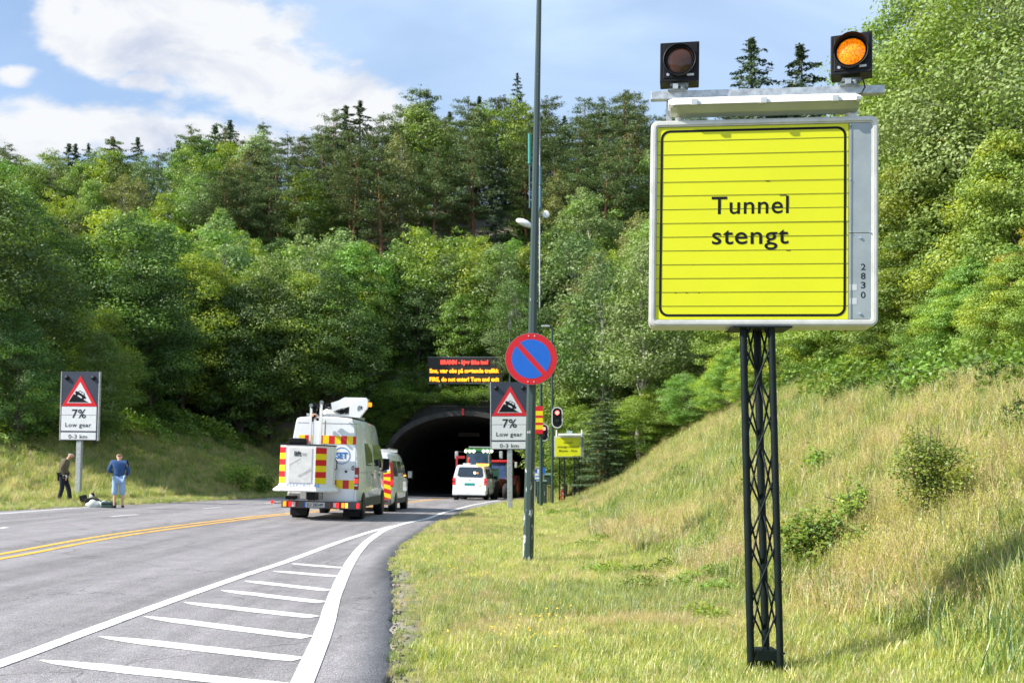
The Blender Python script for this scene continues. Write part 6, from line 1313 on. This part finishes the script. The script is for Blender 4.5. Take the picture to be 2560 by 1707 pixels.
# leafy ground cover below the trees and on the shaded bank
def herb(name, n_, h, sp_, lm, ls): 
    a = rng.random(n_)*6.28; r = sp_*rng.random(n_)**.5; P_ = np.stack([r*np.cos(a), r*np.sin(a), h*rng.random(n_)**.7*(1-.5*(r/sp_)**2)], -1)
    V, F = leaves(P_, unit(ball(n_)*.6+(0, 0, .8)), rng.uniform(.6, 1.3, n_)*ls, .6); return bpy.data.objects.new(name, np_mesh(name, V, F, lm))
hc_ = bpy.data.collections.new('undergrowth_plants')
for o in (herb('herb_a', 240, .55, .6, lDark, .13), herb('herb_b', 240, .5, .6, lMid, .12), herb('herb_c', 200, .45, .5, lLime, .11), herb('herb_d', 260, .9, .7, lMid, .14)): hc_.objects.link(o)
P2 = []; I2 = []; S2 = []
for i in range(17000):
    Y = 10+104*rng.random()**1.1; X = rng.uniform(-.56, .6)*Y*1.0
    if XL(Y)-8-2.5*vnoise(Y, X, 3) < X < x0r(Y)+capr(Y)/.69+.2 and Y < 70: continue
    if abs(X-TC) < TW+.9 and Y < 70.3: continue
    z = G(X, Y); s = rng.uniform(.6, 1.5)*(1.25 if Y > 60 else .9)
    if X > 0 and Y < 45: s *= .45+.012*Y
    if X < 0 and X > XL(Y)-9: s *= .6
    P2.append((X, Y, z-.05)); I2.append(int(rng.choice([0, 1, 2, 3], p=[.45, .25, .1, .2]))); S2.append((s, s, s*rng.uniform(.7, 1.3)))
for i in range(1500):                          # docks, thistles and clover in the meadow
    Y = 5+32*rng.random(); X = float(x0r(Y))-1.5+rng.random()*6.5
    if vnoise(X+3, Y, 1.9)+.4*vnoise(X, Y, .5) < .12 or X > x0r(Y)+capr(Y)/.69: continue
    s = rng.uniform(.16, .42); P2.append((X, Y, G(X, Y)+.02)); I2.append(int(rng.choice([0, 1, 2, 3], p=[.2, .4, .3, .1]))); S2.append((s, s, s))
for i in range(700):
    X = TC+rng.uniform(-9, 9); Y = 70.1+7*rng.random()**1.3; s = rng.uniform(.5, 1.1); P2.append((X, Y, G(X, Y)-.05)); I2.append(int(rng.choice([0, 1, 3], p=[.5, .3, .2]))); S2.append((s, s, s))
for i in range(2600):
    x = rng.uniform(-TW-2.2, TW+2.2); z = rng.uniform(0, 7.0)
    q = (abs(x)/(TW*1.10))**2.4+(max(z-.3, 0)/(5.85*1.11))**2.4
    if q < 1.0: continue
    s = rng.uniform(.4, .85); P2.append((TC+x, TY-rng.uniform(.1, .75), float(road_z(TC, TY))+z)); I2.append(int(rng.choice([0, 1, 3], p=[.5, .3, .2]))); S2.append((s, s, s))
n = len(P2); scatter('undergrowth', P2, I2, S2, rng.uniform(0, 6.28, n), rng.normal(0, .1, (n, 2)), hc_, 'leafy undergrowth covering the ground beneath the trees', 'undergrowth')
# flowers
def flower_cloud(name, label, spots, mt, size, hh):
    size *= .5
    C_ = []
    for (px, py, n_, rad) in spots:
        p = hit(px, py)
        if p is None: continue
        for i in range(n_): x, y = p.x+rng.normal(0, rad), p.y+rng.normal(0, rad*2.2); C_.append((x, y, G(x, y)+hh*rng.uniform(.6, 1.2)))
    C_ = np.repeat(np.array(C_), 6, 0); n_ = len(C_); C_ = C_+rng.normal(0, size*.4, C_.shape)
    V, F = leaves(C_, unit(ball(n_)*.5+(0, -.4, .6)), rng.uniform(.7, 1.2, n_)*size, .8); tag(link(name, np_mesh(name, V, F, mt)), label, 'flowers', kind='stuff')
flower_cloud('yellow_flowers', 'small yellow wildflowers dotted through the verge grass', [(1450, 1290, 60, .5), (1620, 1260, 40, .5), (1130, 1420, 22, .25), (1160, 1500, 10, .12), (1370, 1630, 10, .12), (1330, 1660, 8, .12), (1420, 1640, 6, .1), (1300, 1700, 8, .2), (500, 1215, 26, .4), (1400, 1255, 20, .5), (1610, 1000, 8, .5), (1250, 1330, 10, .4)], fY, .022, .3)
flower_cloud('white_flowers', 'small white wildflowers scattered in the meadow', [(1270, 1280, 8, .3), (1470, 1300, 10, .8), (1300, 1390, 5, .2), (1680, 1490, 4, .04), (1560, 1350, 8, .6), (1850, 1430, 3, .03), (60, 1140, 3, .2), (265, 1240, 8, .3)], fW, .022, .3)

# shrubs that stand alone on the meadow
def shrub(name, label, px, py, top_px, w_px, lm, nleaf, ls, nst=12, base_t=.35, lm2=None, frac=.3, flat=False, bare=.0):
    p = hit(px, py); D = p.y; s = FPX/D; h = top_px/s; w_ = w_px/s
    t = thing(name, label, 'shrub', (p.x, p.y, p.z-.03)); paths = []; C_ = []
    for i in range(nst):
        az = rng.uniform(0, 6.28); sp_ = w_/2*rng.uniform(.15, 1); e = np.array([math.cos(az)*sp_, math.sin(az)*sp_*.8, h*rng.uniform(.62, 1.0)*(1-.25*(sp_/(w_/2))**2)])
        m_ = np.array([e[0]*.35, e[1]*.35, e[2]*.55]); paths.append(([(rng.normal(0, .05), rng.normal(0, .05), 0), tuple(m_), tuple(e)], [.009, .006, .003]))
        for j in range(5):
            f = base_t+(1-base_t)*rng.random(); c = (m_+(e-m_)*(f-.5)*2 if f > .5 else m_*f*2)+rng.normal(0, w_*.06, 3); tw = c+rng.normal(0, w_*.1, 3)
            paths.append(([tuple(c), tuple(tw)], [.004, .0015])); C_.append(tw); C_.append(c)
    mb = MB()
    for a_, b_ in paths: mb.path(a_, b_, bDark, 5)
    mb.build('stems', t)
    C_ = np.array(C_); ci = rng.integers(0, len(C_), nleaf); d = ball(nleaf); P_ = C_[ci]+d*(rng.random(nleaf)**.5*w_*.1)[:, None]; P_[:, 2] = np.maximum(P_[:, 2], .03)
    V, F = leaves(P_, unit(d*.4+ball(nleaf)*.5+(0, -.1, .7)), rng.uniform(.6, 1.3, nleaf)*ls, .6, .12)
    link('foliage', np_mesh('foliage', V, F, [lm, lm2] if lm2 else lm, (rng.random(len(C_)) < frac)[ci].astype(int) if lm2 else None), t); return t
shrub('rose_bush', 'tall thin stemmed bush standing alone on the right bank', 2320, 1350, 310, 260, lMid, 4600, .036, 18, .5, lLime, .5)
shrub('bramble', 'low bright green bramble clump right of the lattice post', 2050, 1450, 170, 250, lMid, 6500, .055, 30, .15, lLime, .5)
shrub('bramble', 'thin bramble behind the bright green clump', 2140, 1370, 170, 150, lMid, 1500, .045, 12, .3, lLime, .3)
shrub('small_bush', 'small dark bush at the right edge of the meadow', 2545, 1130, 130, 110, lDark, 1500, .04, 10, .2, lMid, .5)
shrub('small_bush', 'tiny bush left of the lattice post on the bank', 1700, 1215, 50, 110, lDark, 500, .05, 7, .2, lMid, .5)
shrub('small_bush', 'pale green bush in the upper meadow right of the post', 2080, 1180, 60, 190, lMid, 1300, .06, 10, .2, lLime, .5)
shrub('small_bush', 'bright bush beside the road past the two people', 610, 1228, 85, 160, lLime, 2500, .12, 14, .1, lMid, .4)
shrub('small_bush', 'bright bush nearer the bucket van on the far roadside', 655, 1232, 50, 80, lLime, 1500, .12, 10, .1, lMid, .4)
p = hit(2210, 1330); t = thing('dead_branch', 'bare fallen branch below the tall bush', 'branch', (p.x, p.y, p.z)); mb = MB()
q0 = Vector((-.55, .3, .34)); q1 = Vector((.28, -.1, .02)); mb.path([q0, (q0+q1)/2+Vector((0, 0, .04)), q1], [.004, .009, .013], bDark, 6)
for i in range(9): c = q0.lerp(q1, rng.uniform(.05, .8)); mb.path([c, c+Vector((rng.normal(-.1, .08), rng.normal(0, .06), rng.normal(.03, .05)))], [.004, .001], bDark, 4)
mb.build('branch', t)
finish_trees()
